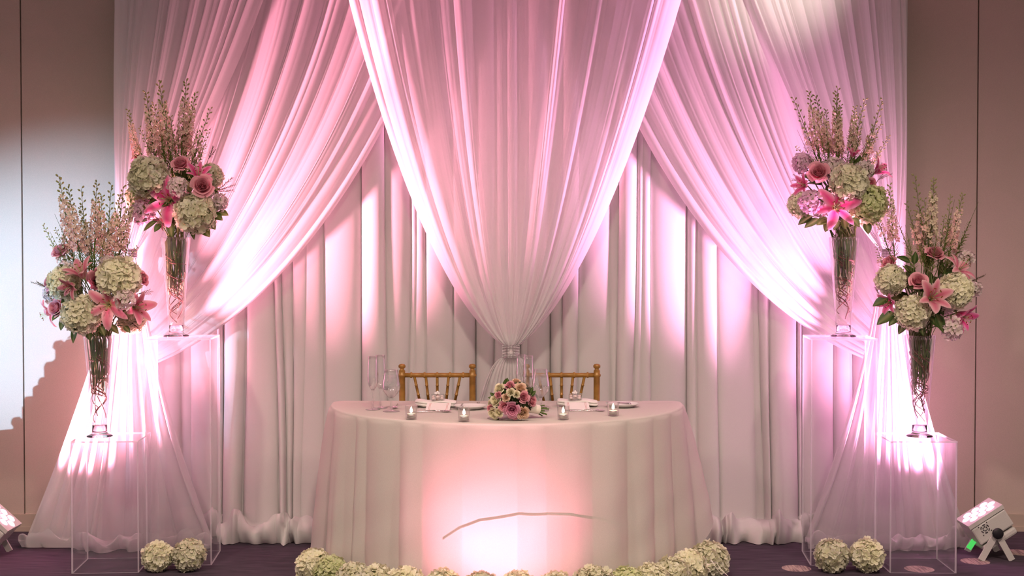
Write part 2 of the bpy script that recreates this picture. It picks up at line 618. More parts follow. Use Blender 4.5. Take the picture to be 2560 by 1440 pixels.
# ------------------------------------------------------------------ back drape panels
TOP_Z = 3.02
BACK_Y = 6.90
edges_px = [292, 560, 905, 1190, 1375, 1716, 1990, 2262]
for k in range(7):
    x0 = at(edges_px[k], 720, BACK_Y).x
    x1 = at(edges_px[k + 1], 720, BACK_Y).x
    wd = x1 - x0
    nu, nv = int(240 * wd / 0.5), 90
    u = np.linspace(0, 1, nu + 1)
    v = np.linspace(0, 1, nv + 1)
    U, V = np.meshgrid(u, v)
    npl = max(4, int(wd / 0.105))
    drift = U + 0.012 * np.sin(3.0 * V + k) * np.sin(PI * U)
    A = lobes(drift, npl, 100 + k, 0.27, 0.25, 1.9, 0.35)
    B = lobes(drift, max(2, int(npl * 0.5)), 200 + k, 0.6)
    ps = 0.3 if k in (0, 2, 3, 4, 6) else 1.0     # less cloth on the floor behind the table and the tied panels
    low = sstep(0.45, 0.95, V) * (0.35 if k in (0, 6) else 1.0)
    flare = 1.0
    xc = (x0 + x1) / 2
    X = xc + (U - 0.5) * wd * flare
    # pleats flare individually near the floor
    X = X + 0.035 * low * np.sin(2 * PI * (U * 2.2 + k * 0.37)) * np.sin(PI * U)
    Y = BACK_Y - (0.048 + 0.03 * low) * A - (0.020 + 0.03 * low) * B - 0.05 * ps * sstep(0.7, 0.95, V)
    s = np.clip((V - 0.945) / 0.055, 0, 1)
    hp = 0.085 + 0.05 * ripple(U, U * 0, 360 + k, 5 * wd / 0.6, 0)
    puff = ripple(U, V, 300 + k, 5 * wd / 0.6, 22) + 0.35 * ripple(U, V, 330 + k, 11 * wd / 0.6, 34)
    zline = TOP_Z + (hp - TOP_Z) * np.clip(V / 0.945, 0, 1)
    Z = np.where(V < 0.945, zline, hp * np.cos(s * PI / 2) ** 1.3 + 0.012 + 0.055 * np.sin(PI * s) * (1 + 1.2 * puff))
    fwd = ps * (0.17 + 0.09 * puff) * np.sin(s * PI / 2)
    Y = Y + sstep(0.0, 0.6, s) * ((0.048 + 0.03 * low) * A * 0.75 + (0.020 + 0.03 * low) * B * 0.3) - fwd
    # hem tucks back under itself
    Y = Y + 0.04 * sstep(0.85, 1.0, s)
    Z = np.maximum(Z - 0.012 * sstep(0.85, 1.0, s), 0.004)
    o = obj('back_drape', sheet_mesh('back_drape', X, Y, Z, 'back'))
    tag(o, ['pleated white back drape beside the blue-lit wall edge',
            'pleated white back drape below the pink lit swag',
            'pleated back drape behind the chair beside the lone flutes',
            'narrow pleated back drape behind the gathered central swag',
            'pleated back drape behind the chair by the bouquet',
            'pleated back drape below the lilac lit swag',
            'pleated white back drape beside the plain beige wall edge'][k], 'curtain', 'pleated back drapes')


# ------------------------------------------------------------------ sheer swags
def bez(P, t):
    a = (1 - t) ** 3
    b = 3 * (1 - t) ** 2 * t
    c = 3 * (1 - t) * t ** 2
    d = t ** 3
    return a * P[0] + b * P[1] + c * P[2] + d * P[3]


def swag_pts(o_ctrl, i_ctrl, U, T, power=1.0):
    """strings running from rail to gather; the controls run from the outer to the inner selvedge"""
    W_ = U ** power
    px = bez([o_ctrl[j][0] + (i_ctrl[j][0] - o_ctrl[j][0]) * W_ for j in range(4)], T)
    py = bez([o_ctrl[j][1] + (i_ctrl[j][1] - o_ctrl[j][1]) * W_ for j in range(4)], T)
    return px, py


def side_swag(side, label):
    nu, nv = 620, 150
    u = np.linspace(0, 1, nu + 1)
    v = np.linspace(0, 1, nv + 1)
    U, V = np.meshgrid(u, v)
    if side < 0:
        oc = [(292, -123), (284, 200), (280, 500), (300, 770)]
        ic = [(1130, -123), (1010, 330), (720, 800), (348, 925)]
        f0, f1, sd = 300, 395, 11
    else:
        oc = [(2262, -123), (2268, 200), (2275, 500), (2250, 770)]
        ic = [(1425, -123), (1545, 330), (1835, 800), (2210, 915)]
        f0, f1, sd = 2255, 2165, 31
    T = np.clip(V / 0.8, 0, 1)
    Ud = U + 0.010 * np.sin(5 * V + sd) * np.sin(PI * U)
    px, py = swag_pts(oc, ic, U, T)
    depth = 6.815 - 0.05 * np.sin(PI * T) * U - 0.03 * T
    X, Z = at_np(px, py, depth)
    wv = sstep(0.1, 0.7, T + 0.25 * np.sin(9 * U + sd))
    A = lobes(Ud, 17, sd, 0.9, 0.25, 1.8, 0.15) * (1 - wv) + lobes(Ud, 10, sd + 7, 0.95, 0.3, 1.8, 0.2) * wv
    B = lobes(Ud, 6, sd + 1, 1.1)
    C = lobes(Ud, 44, sd + 2, 1.0, 0.2, 1.8, 0.0)
    amp = 1 - 0.55 * T ** 3
    off = (0.034 * A + 0.050 * B + 0.0045 * C) * amp
    Y = depth - off
    # pleats roll sideways too, so that neighbours overlap a little
    Z = Z + 0.018 * B * np.sin(PI * T) * U
    X = X + side * -0.012 * A * np.sin(PI * T) * 0.6
    # after the gather the cloth drops behind the tail
    s = np.clip((V - 0.8) / 0.2, 0, 1)
    xe, _ = at_np(f0 + (f1 - f0) * U, 1300 + 0 * U, 6.78)
    X = X + (xe - X) * sstep(0, 1, s)
    Z = np.where(V > 0.8, Z * (1 - s) + 0.012 * s, Z)
    Y = Y - 0.03 * s * (1 - s) + 0.6 * off * s - 0.05 * s
    o = obj('side_swag', sheet_mesh('side_swag', X, Y, Z, 'swag'))
    return tag(o, label, 'curtain', 'sheer swags')


side_swag(-1, 'sheer pink lit voile swag sweeping to the side by the blue-lit wall')
side_swag(1, 'sheer lilac lit voile swag sweeping to the side by the beige wall')


def side_panel(side, label):
    """straight sheer panel that a rhinestone band gathers, then a flaring tail that pools on the carpet"""
    nu, nv = 420, 220
    u = np.linspace(0, 1, nu + 1)
    v = np.linspace(0, 1, nv + 1)
    U, V = np.meshgrid(u, v)
    if side < 0:
        oc = [(290, -123), (282, 200), (276, 480), (313, 634)]
        ic = [(700, -123), (600, 200), (420, 520), (339, 634)]
        tl = [(313, 640), (262, 800), (205, 1010), (66, 1345)]
        tr = [(339, 640), (372, 800), (408, 1050), (535, 1345)]
        sd = 51
    else:
        oc = [(2262, -123), (2268, 200), (2274, 480), (2235, 634)]
        ic = [(1830, -123), (1930, 150), (2060, 480), (2207, 634)]
        tl = [(2235, 640), (2258, 800), (2310, 1030), (2420, 1345)]
        tr = [(2207, 640), (2182, 800), (2140, 1030), (2010, 1345)]
        sd = 71
    V1 = 0.46
    T = np.clip(V / V1, 0, 1)
    px, py = swag_pts(oc, ic, U, T)
    dep = 6.70 - 0.03 * T
    X1, Z1 = at_np(px, py, dep)
    A = lobes(U, 13, sd, 0.85, 0.3, 1.7, 0.2)
    B = lobes(U, 4, sd + 1, 1.0)
    C = lobes(U, 30, sd + 2, 1.0, 0.2, 1.8, 0.0)
    Y1 = dep - (0.030 * A + 0.03 * B + 0.004 * C) * (1 - 0.65 * T ** 4)
    # tail
    V2 = 0.90
    s = np.clip((V - V1) / (V2 - V1), 0, 1)
    se = s ** 0.9
    px2, py2 = swag_pts(tl, tr, U, se)
    dep2 = 6.67 - 0.015 * s
    X2, Z2 = at_np(px2, py2, dep2)
    bulge = 0.065 * np.sin(PI * U) * s
    A2 = lobes(U + 0.02 * np.sin(4 * s + 6 * U) * s, 10, sd + 3, 0.9, 0.4, 1.6, 0.3)
    Y2 = dep2 - bulge - (0.02 + 0.045 * s) * A2 * (1 - 0.35 * s) - 0.002 * C
    tail = V >= V1
    X = np.where(tail, X2, X1)
    Y = np.where(tail, Y2, Y1)
    Z = np.where(tail, Z2, Z1)
    # pool: rolls forward, then tucks under
    g = np.clip((V - V2) / (1 - V2), 0, 1)
    puff = ripple(U, V, sd + 5, 7, 14) + 0.5 * ripple(U, V, sd + 6, 15, 25)
    zb = Z2[-1, :][None, :]
    an = g * PI * 1.0
    rr = 0.045 + 0.012 * puff
    Zp = np.maximum(zb * (1 - g) ** 1.2 + 0.045 * np.sin(PI * g) * (1 + 1.2 * puff) + 0.006, 0.006)
    Yp = Y - (0.10 + 0.05 * puff) * np.sin(np.clip(g * 1.25, 0, 1) * PI / 2) + 0.03 * sstep(0.8, 1, g)
    X = np.where(V > V2, X + (X - X.mean()) * 0.03 * np.sin(PI * g), X)
    Y = np.where(V > V2, Yp, Y)
    Z = np.where(V > V2, Zp, Z)
    # the cloth falls clear behind the pedestals
    near = 6.555 - 0.11 * sstep(1.76, 1.92, np.abs(X)) + 0.135 * sstep(2.08, 2.20, np.abs(X))
    Y = near + np.logaddexp(0, (Y - near) / 0.012) * 0.012
    o = obj('sheer_drape', sheet_mesh('sheer_drape', X, Y, Z, 'tail'))
    return tag(o, label, 'curtain', 'tied sheer side panels')


side_panel(-1, 'tied sheer side panel pooling by the blue-lit wall')
side_panel(1, 'tied sheer side panel pooling by the beige wall')


def center_swag():
    nu, nv = 640, 200
    u = np.linspace(0, 1, nu + 1)
    v = np.linspace(0, 1, nv + 1)
    U, V = np.meshgrid(u, v)
    oc = [(838, -137), (960, 380), (1110, 765), (1258, 864)]
    ic = [(1742, -137), (1600, 380), (1440, 765), (1297, 864)]
    V1 = 0.66
    T = np.clip(V / V1, 0, 1)
    # inner strings hang straighter than the selvedges
    cx = np.abs(2 * U - 1)
    px, py = swag_pts(oc, ic, U, T)
    sag = (1 - cx ** 2)
    py = py + 40 * sag * np.sin(PI * T) * 0.35
    e = np.clip((cx - 0.80) / 0.20, 0, 1)
    dep = 6.62 + 0.085 * e ** 1.6 * np.sin(PI * np.clip(0.25 + 0.75 * T, 0, 1)) - 0.02 * T - 0.06 * sag * np.sin(PI * T)
    X1, Z1 = at_np(px, py, dep)
    Ud = U + 0.008 * np.sin(4 * V) * np.sin(PI * U)
    wv = sstep(0.15, 0.75, T + 0.25 * np.sin(11 * U))
    A = lobes(Ud, 19, 91, 0.85, 0.22, 1.8, 0.15) * (1 - wv) + lobes(Ud, 12, 97, 0.95, 0.3, 1.8, 0.2) * wv
    B = lobes(Ud, 6, 92, 1.1)
    C = lobes(Ud, 44, 93, 1.0, 0.2, 1.8, 0.0)
    amp = (1 - 0.75 * T ** 4)
    Y1 = dep - (0.034 * A + 0.050 * B + 0.0045 * C) * amp
    # bundle in the band is round
    bund = sstep(0.9, 1.0, T)
    Y1 = Y1 - 0.025 * np.sin(PI * U) * bund
    # below the band: shoulder, then fan to the floor behind the table
    s = np.clip((V - V1 - 0.03) / (1 - V1 - 0.03), 0, 1)
    tl = [(1258, 893), (1205, 905), (1190, 1060), (1090, 1370)]
    tr = [(1297, 893), (1345, 905), (1365, 1060), (1460, 1370)]
    px2, py2 = swag_pts(tl, tr, U, s)
    dep2 = 6.60 + 0.05 * s
    X2, Z2 = at_np(px2, py2, dep2)
    Z2 = np.maximum(Z2, 0.006)
    A2 = lobes(U, 14, 95, 0.7)
    Y2 = dep2 - 0.025 * np.sin(PI * U) - 0.025 * A2 * sstep(0, 0.3, s) * (1 - 0.4 * s)
    g = np.clip((V - V1) / 0.03, 0, 1)
    tail = V > V1
    Zb = Z1[int(V1 * nv), :][None, :] * (1 - g) + Z2 * g
    X = np.where(tail, X1 * (1 - g) + X2 * g, X1)
    Y = np.where(tail, Y1 * (1 - g) + Y2 * g, Y1)
    Z = np.where(tail, Z1 * (1 - g) + Z2 * g, Z1)
    o = obj('center_swag', sheet_mesh('center_swag', X, Y, Z, 'swag'))
    return tag(o, 'sheer central voile swag gathered into a point behind the table', 'curtain', 'sheer swags')


center_swag()


def rhinestone_band(px, py0, py1, y, rx, ry, label):
    a = at(px, py0, y)
    b = at(px, py1, y)
    t = thing('rhinestone_band', label, 'curtain tie', (a.x, y, b.z), 0, 'rhinestone curtain ties')
    h = a.z - b.z
    m = MB()
    prof = [(1, 0), (1, h), (0.93, h), (0.93, 0), (1, 0)]
    m.lathe(prof, 36)
    m.v = [(x * rx, yy * ry, z) for x, yy, z in m.v]
    obj('band', m.mesh('band', 'band'), t)
    g = MB()
    rows = max(5, int(h / 0.0075))
    for r in range(rows):
        for k in range(34):
            w = 2 * PI * k / 34
            g.ball((rx * 1.01 * math.cos(w), ry * 1.01 * math.sin(w), h * (r + 0.5) / rows), 0.0028, 5, 3)
    s = obj('rhinestones', g.mesh('rhinestones', 'crystal', False), t)
    s['kind'] = 'stuff'
    return t


rhinestone_band(1277, 862, 893, 6.585, 0.041, 0.050, 'rhinestone band cinching the central swag above the table')
rhinestone_band(2221, 622, 645, 6.65, 0.030, 0.055, 'rhinestone band cinching the sheer panel by the beige wall')
rhinestone_band(326, 622, 645, 6.65, 0.030, 0.055, 'rhinestone band cinching the sheer panel by the blue-lit wall')

# pipe frame that carries the drapes
for px, lab in ((2222, 'steel upright pole behind the sheer panel by the beige wall'),
                (330, 'steel upright pole behind the sheer panel by the blue-lit wall')):
    p = at(px, 130, 6.955)
    t = thing('drape_pole', lab, 'pole', (p.x, 6.955, 0), 0, 'drape frame poles')
    m = MB()
    m.tube([(0, 0, 0.01), (0, 0, 3.06)], 0.019, 12)
    obj('pole', m.mesh('pole', 'steel'), t)
    m = MB()
    m.box((0, -0.005, 0.005), (0.30, 0.07, 0.01))
    obj('base_plate', m.mesh('base_plate', 'steel', False), t)
    m = MB()
    m.lathe([(0.0195, 0), (0.027, 0), (0.027, 0.05), (0.0195, 0.05)], 14, (0, 0, p.z - 0.02))
    m.box((0.0, -0.03, p.z + 0.045), (0.035, 0.025, 0.018))
    obj('clamp', m.mesh('clamp', 'black'), t)
xl, xr = at(292, 720, BACK_Y).x - 0.03, at(2262, 720, BACK_Y).x + 0.03
m = MB()
m.tube([(xl, 6.90, 3.05), (xr, 6.90, 3.05)], 0.018, 10)
tag(obj('drape_rail', m.mesh('drape_rail', 'steel')), 'steel rail that the white drapes hang from', 'rail')

# ------------------------------------------------------------------ table and cloth
TC = Vector((-0.024, 6.36, 0))
TR = 0.828
TZ = 0.755
tb = thing('half_round_table', 'half-round banquet table under the white floor-length cloth', 'table', (TC.x, TC.y, 0))
m = MB()
n = 48
ring = [(TR * 0.99 * math.cos(PI + PI * i / n), TR * 0.99 * math.sin(PI + PI * i / n)) for i in range(n + 1)]
vs = [(x, y, TZ - 0.024) for x, y in ring] + [(x, y, TZ - 0.004) for x, y in ring]
fs = [tuple(range(n, -1, -1)), tuple(range(n + 1, 2 * n + 2))]
for i in range(n + 1):
    j = (i + 1) % (n + 1)
    fs.append((i, j, n + 1 + j, n + 1 + i))
m.add(vs, fs)
obj('tabletop', m.mesh('tabletop', 'table_wood', False), tb)
lg = MB()
lg.tube([(0, 0, 0.002), (0, 0, TZ - 0.024)], 0.014, 10)
leg_me = lg.mesh('leg', 'steel')
for x, y in ((-0.62, -0.12), (0.62, -0.12), (-0.28, -0.58), (0.28, -0.58)):
    obj('leg', leg_me, tb, (x, y, 0))

# cloth outline: half circle in front, straight back with small rounded corners
NP = 720
pts = []
q = 0.045
for i in range(500):
    a = PI * 1.0 + PI * i / 499
    pts.append((TR * math.cos(a), TR * math.sin(a)))
for i in range(20):
    a = PI / 2 * i / 19
    pts.append((TR - q + q * math.cos(a), q * math.sin(a)))
for i in range(200):
    pts.append((TR - q - (2 * TR - 2 * q) * (i + 1) / 201, q))
for i in range(20):
    a = PI / 2 + PI / 2 * i / 19
    pts.append((-TR + q + q * math.cos(a), q * math.sin(a)))
out = np.array(pts)
d = np.roll(out, -1, 0) - np.roll(out, 1, 0)
d /= np.linalg.norm(d, axis=1)[:, None] + 1e-12
nor = np.stack([d[:, 1], -d[:, 0]], axis=1)
seg = np.linalg.norm(np.roll(out, -1, 0) - out, axis=1)
ss = np.concatenate([[0], np.cumsum(seg)[:-1]]) / seg.sum()
# smooth normals round the corners so that the cloth fans out there
for _ in range(14):
    nor = (np.roll(nor, 1, 0) + nor + np.roll(nor, -1, 0)) / 3
nor /= np.linalg.norm(nor, axis=1)[:, None]
big = lobes(ss, 23, 412, 0.9, 0.4, 1.6, 0.4)
med = lobes(ss, 31, 415, 1.1, 0.4, 1.6, 0.2)
ang = np.arctan2(out[:, 1], out[:, 0])
corner_r = np.exp(-((np.hypot(out[:, 0] - TR, out[:, 1] - 0.0)) / 0.16) ** 2)
corner_l = np.exp(-((np.hypot(out[:, 0] + TR, out[:, 1] - 0.0)) / 0.16) ** 2)
hem_z = 0.010 + 0.20 * corner_r + 0.03 * corner_l + 0.05 * np.exp(-((out[:, 0] - 0.62) / 0.10) ** 2) * (out[:, 1] < -0.3)


back = (sstep(-0.01, 0.04, out[:, 1]) * sstep(0.02, 0.16, TR - np.abs(out[:, 0])))
hem_z = hem_z * (1 - back) + 0.60 * back


def cloth_point(h):
    """h 0 at the table edge .. 1 at the hem; returns offset outward and height for every outline point"""
    front = np.clip(-out[:, 1] / TR, 0, 1)
    e = 0.012 + (1 - 0.62 * front) * (0.022 * h ** 1.3 + 0.125 * big * h ** 0.6 * (1 - 0.36 * h) + 0.024 * med * h ** 1.1) + (0.09 * corner_r + 0.05 * corner_l) * h
    e = e * (1 - 0.75 * back)
    z = TZ - (TZ - hem_z) * h
    return e, z


rows = []
cen = np.array([0.0, -0.36])
for k in range(16):
    f = k / 15.0
    r = cen + (out - cen) * f
    rows.append((r[:, 0], r[:, 1], np.full(len(out), TZ + 0.004)))
for k in range(1, 6):
    a = PI / 2 * k / 5
    r = out + nor * 0.012 * math.sin(a)
    rows.append((r[:, 0], r[:, 1], np.full(len(out), TZ + 0.004 - 0.012 * (1 - math.cos(a)))))
for k in range(1, 61):
    h = k / 60.0
    e, z = cloth_point(h)
    r = out + nor * e[:, None]
    wr = 0.004 * np.sin(ss * 90 + 14 * h) * np.sin(ss * 37 - 9 * h) * h
    rows.append((r[:, 0] + nor[:, 0] * wr, r[:, 1] + nor[:, 1] * wr, np.minimum(z, TZ - 0.008)))
X = np.array([np.append(r[0], r[0][0]) for r in rows]) + TC.x
Y = np.array([np.append(r[1], r[1][0]) for r in rows]) + TC.y
Z = np.array([np.append(r[2], r[2][0]) for r in rows])
cl = obj('tablecloth', sheet_mesh('tablecloth', X, Y, Z, 'linen'))
tag(cl, 'white floor-length tablecloth glowing pink from a light underneath', 'tablecloth')
# hem of the lining, showing as a line through the lit front
hx = np.array([(1112 - 1280), (1150 - 1280), (1200 - 1280), (1300 - 1280), (1420 - 1280), (1500 - 1280), (1600 - 1280)]) / F_PX * 5.5 - TC.x
hz = np.array([at(0, py, 5.5).z for py in (1352, 1325, 1303, 1287, 1292, 1312, 1350)])
idx = [i for i in range(500) if hx[0] <= out[i, 0] <= hx[-1]]
sv, sf = [], []
for k, i in enumerate(idx):
    z0 = float(np.interp(out[i, 0], hx, hz))
    for z in (z0 - 0.006, z0 + 0.006):
        h = (TZ - z) / (TZ - hem_z[i])
        e, _ = cloth_point(h)
        p = out[i] + nor[i] * (e[i] - 0.006)
        sv.append((p[0] + TC.x, p[1] + TC.y, z))
    if k:
        sf.append((2 * k - 2, 2 * k, 2 * k + 1, 2 * k - 1))
m = MB()
m.add(sv, sf)
obj('lining_hem', m.mesh('lining_hem', 'hem'), cl)
TOP = TZ + 0.0045


# ------------------------------------------------------------------ uplight fixtures
def uplight(loc, yaw, tilt, label, light_to, power, color, angle):
    """slim LED par can on a forked floor bracket; local +z of the body is the beam"""
    t = thing('uplight', label, 'stage light', loc, yaw, 'floor uplights')
    q = Quaternion((0, 1, 0), tilt)
    piv = Vector((0, 0, 0.134))
    w, dp, h = 0.19, 0.18, 0.125

    def place(me, name, parent=t, off=(0, 0, 0)):
        return obj(name, me, parent, piv + q @ Vector(off), q)

    m = MB()
    m.box((0, 0, 0.0), (w, dp, h * 0.72))
    body = place(m.mesh('housing', 'fixture', False), 'housing', off=(0, 0, 0.03))
    bv = body.modifiers.new('bevel', 'BEVEL')
    bv.width = 0.008
    bv.segments = 2
    m = MB()
    m.box((0, 0, 0), (w * 0.96, dp * 0.96, h * 0.3))
    rear = place(m.mesh('rear_cap', 'fixture', False), 'rear_cap', off=(0, 0, -0.042))
    bv = rear.modifiers.new('bevel', 'BEVEL')
    bv.width = 0.012
    bv.segments = 2
    m = MB()
    m.box((0, 0, 0), (w * 1.02, dp * 1.02, 0.02))
    plate_o = place(m.mesh('lens_plate', 'fixture_face', False), 'lens_plate', off=(0, 0, 0.088))
    lm = MB()
    lm.lathe([(0.0, 0.006), (0.016, 0.004), (0.021, 0.0)], 14)
    lens_me = lm.mesh('lens', 'lens')
    spots_xy = [(x0 + 0.047 * i, y0) for n_, x0, y0 in ((3, -0.047, -0.046), (4, -0.0705, 0.0), (3, -0.047, 0.046)) for i in range(n_)]
    for (x, y) in spots_xy:
        obj('lens', lens_me, plate_o, (x, y, 0.0105))
    # round vent and its screws on the near side
    m = MB()
    for r in (0.010, 0.020):
        for k in range(6):
            a0 = k * PI / 3
            arc = [(r * math.cos(a0 + j * 0.13), -dp / 2 - 0.001, r * math.sin(a0 + j * 0.13)) for j in range(6)]
            m.tube(arc, 0.0022, 5)
    for k in range(4):
        a = PI / 4 + k * PI / 2
        m.ball((0.032 * math.cos(a), -dp / 2 - 0.001, 0.032 * math.sin(a)), 0.003, 6, 4)
    obj('vent', m.mesh('vent', 'black'), body, (-0.035, 0, 0.015))
    for sy in (-1, 1):
        m = MB()
        m.lathe([(0.0, 0.0), (0.024, 0.0), (0.026, 0.006), (0.026, 0.016), (0.022, 0.02), (0, 0.02)], 18, (0, 0, 0),
                q=Vector((0, sy, 0)).to_track_quat('Z', 'Y'))
        obj('knob', m.mesh('knob', 'black'), t, piv + Vector((0, sy * (dp / 2 + 0.012), 0)))
        for sx in (-1, 1):
            m = MB()
            top = Vector((sx * 0.006, 0, -0.01))
            bot = Vector((sx * 0.074, 0, -0.131))
            dirv = (bot - top)
            ang_ = math.atan2(dirv.x, -dirv.z)
            m.box((top + bot) / 2, (0.030, 0.010, dirv.length), Matrix.Rotation(-ang_, 3, 'Y'))
            lgx = obj('bracket_leg', m.mesh('bracket_leg', 'fixture', False), t, piv + Vector((0, sy * (dp / 2 + 0.007), 0)))
    tp, bt = Vector((-0.034, 0.01, -0.005)), Vector((-0.098, 0.01, -0.10))
    dv = bt - tp
    an_ = math.atan2(dv.x, -dv.z)
    m = MB()
    m.box((tp + bt) / 2, (0.026, 0.006, dv.length), Matrix.Rotation(-an_, 3, 'Y'))
    obj('green_display', m.mesh('green_display', 'green', False), t, piv)
    wl = Vector(loc) + Matrix.Rotation(yaw, 3, 'Z') @ (piv + q @ Vector((0, 0, 0.13)))
    spot('uplight_beam', wl, light_to, power, color, angle, 1.0, 0.07)
    return t


RX = at(2473, 1398, 6.42)
uplight((RX.x, 6.42, 0), 0, -math.radians(33), 'white floor uplight with black knob and green display by the beige wall',
        at(1740, 330, 6.80), 1800, PINK_R, 60)
LX = at(-32, 1398, 6.42)
uplight((LX.x, 6.42, 0), 0, math.radians(42), 'white floor uplight at the foot of the blue-lit wall',
        at(880, 310, 6.80), 3100, PINK_L, 54)
uplight((TC.x - 0.04, 5.97, 0), -PI / 2, math.radians(62), 'floor uplight hidden under the table cloth',
        (TC.x - 0.04, 5.52, 0.30), 52, (1.0, 0.27, 0.40), 132)


# ------------------------------------------------------------------ acrylic pedestals
def pedestal(x, y, h, rot, label):
    t = thing('acrylic_pedestal', label, 'pedestal', (x, y, 0), math.radians(rot), 'clear acrylic pedestals')
    w, th = 0.305, 0.007
    edge = ['acrylic', 'acrylic_edge']
    m = MB()
    m.box((0, 0, 0), (w, w, th), mis=[0, 0, 1, 1, 1, 1])
    obj('top_panel', m.mesh('top_panel', edge, False), t, (0, 0, h - th / 2))
    m = MB()
    m.box((0, 0, 0), (w - 0.0005, th, h - th - 0.001), mis=[1, 1, 0, 1, 0, 1])
    me = m.mesh('side_panel', edge, False)
    obj('panel', me, t, (0, -w / 2 + th / 2, (h - th) / 2))
    obj('panel', me, t, (0, w / 2 - th / 2, (h - th) / 2))
    m = MB()
    m.box((0, 0, 0), (th, w - 2 * th - 0.001, h - th - 0.001), mis=[1, 1, 1, 0, 1, 0])
    me = m.mesh('side_panel', edge, False)
    obj('panel', me, t, (-w / 2 + th / 2, 0, (h - th) / 2))
    obj('panel', me, t, (w / 2 - th / 2, 0, (h - th) / 2))
    return t


LOW, TALL = 0.61, 1.072
PED = {'A': (-1.885, 6.225, LOW, 4.5), 'B': (-1.583, 6.375, TALL, 4.5), 'C': (1.572, 6.365, TALL, -5.0), 'D': (1.897, 6.225, LOW, -1.5)}
SIDE = {'A': 'short pedestal by the blue-lit wall', 'B': 'tall pedestal by the blue-lit wall',
        'C': 'tall pedestal by the beige wall', 'D': 'short pedestal by the beige wall'}
for k, (x, y, h, r) in PED.items():
    pedestal(x, y, h, r, 'clear acrylic ' + SIDE[k])

# ------------------------------------------------------------------ trumpet vases
VH = 0.475


def vase_r(z):
    t = z / VH
    return 0.034 + (0.071 - 0.034) * t ** 1.15


def make_vase_meshes():
    zs = [0.055 + (VH - 0.055) * i / 24 for i in range(25)]
    m = MB()
    m.lathe([(vase_r(z), z) for z in zs] + [(vase_r(VH) - 0.002, VH + 0.002)] +
            [(vase_r(z) - 0.004, z) for z in reversed(zs)] + [(0, 0.058)], 40)
    bowl = m.mesh('bowl', 'glass')
    m = MB()
    m.lathe([(0, 0), (0.060, 0), (0.061, 0.004), (0.055, 0.008), (0.040, 0.013), (0.036, 0.018), (0.0345, 0.03), (0.0345, 0.0545), (0, 0.0545)], 40)
    foot = m.mesh('foot', 'glass_base')
    m = MB()
    zl = VH - 0.065
    zs = [0.060 + (zl - 0.060) * i / 14 for i in range(15)]
    m.lathe([(0, 0.060)] + [(vase_r(z) - 0.0055, z) for z in zs] + [(0, zl)], 40)
    water = m.mesh('water', 'water')
    return bowl, foot, water


VASE = make_vase_meshes()
VPOS = {}
for k, vpx in (('A', 248), ('B', 441), ('C', 2108), ('D', 2300)):
    x, y, h, r = PED[k]
    vx = at(vpx, 900, y).x
    VPOS[k] = Vector((vx, y, h + 0.0008))
    t = thing('trumpet_vase', 'clear glass trumpet vase on the ' + SIDE[k], 'vase', VPOS[k], 0, 'glass trumpet vases')
    obj('bowl', VASE[0], t)
    obj('foot', VASE[1], t)
    obj('water', VASE[2], t)


# ------------------------------------------------------------------ flower parts
def lerp3(a, b, t):
    return tuple(a[i] + (b[i] - a[i]) * t for i in range(3))


def lily_petal(length, width, a0, a1, deep, pale, margin):
    m = MB()
    nu, nv = 6, 12
    r = z = 0.0
    cl_ = []
    for j in range(nv + 1):
        t = j / nv
        a = math.radians(a0 + (a1 - a0) * t ** 1.25)
        if j:
            r += math.sin(a) * length / nv
            z += math.cos(a) * length / nv
        cl_.append((r + 0.004, z, a))
    P, Cc = [], []
    for j in range(nv + 1):
        t = j / nv
        w = width * (0.16 + 0.84 * math.sin(PI * min(1, t ** 0.85 * 0.97 + 0.015)) ** 0.8) if t < 0.999 else width * 0.04
        rr, zz, a = cl_[j]
        for i in range(nu + 1):
            s = i / nu * 2 - 1
            lift = -0.28 * w * (1 - s * s) + 0.05 * w * math.sin(9 * t + 5 * s)
            P.append((rr - math.cos(a) * -lift * -1, s * w, zz + math.sin(a) * -lift * -1 * -1))
            e = abs(s) ** 2.2
            mid = math.exp(-(s / 0.45) ** 2)
            c = lerp3(pale, deep, max(0.0, 0.4 + 0.6 * mid) * (1 - 0.45 * t ** 2))
            c = lerp3(c, margin, max(e * 0.75, max(0, t - 0.8) * 3.0))
            if t < 0.15:
                c = lerp3((0.60, 0.68, 0.25), c, t / 0.15)
            Cc.append(c)
    m.grid(P, nu, nv, 0, Cc)
    return m.mesh('petal', 'petal')


def stamen_mesh():
    m = MB()
    for k in range(6):
        a = k * PI / 3 + 0.3
        p = [(0.010 * t * math.cos(a) * (1 + 1.2 * t), 0.010 * t * math.sin(a) * (1 + 1.2 * t), 0.068 * t) for t in (0, 0.5, 1)]
        m.col = (0.62, 0.68, 0.38)
        m.tube(p, 0.0011, 5)
        m.col = (0.30, 0.09, 0.02)
        m.ball(p[-1], (0.006, 0.0022, 0.0022), 6, 4, q=Quaternion((0, 0, 1), a + 1.2))
    m.col = (0.55, 0.62, 0.30)
    m.tube([(0, 0, 0), (0, 0.002, 0.075)], 0.0016, 5)
    m.ball((0, 0.002, 0.076), 0.003, 6, 4)
    return m.mesh('stamens', 'petal')


HOT = ((0.85, 0.06, 0.28), (0.89, 0.24, 0.46), (0.95, 0.68, 0.78))
SOFT = ((0.76, 0.17, 0.28), (0.84, 0.38, 0.44), (0.93, 0.72, 0.70))
LILY = {}
for nm, c in (('hot', HOT), ('soft', SOFT)):
    LILY[nm, 'open'] = (lily_petal(0.108, 0.0225, 34, 122, *c), lily_petal(0.104, 0.0165, 38, 118, *c))
    LILY[nm, 'half'] = (lily_petal(0.104, 0.0225, 12, 78, *c), lily_petal(0.100, 0.0165, 14, 84, *c))
STAMEN = stamen_mesh()


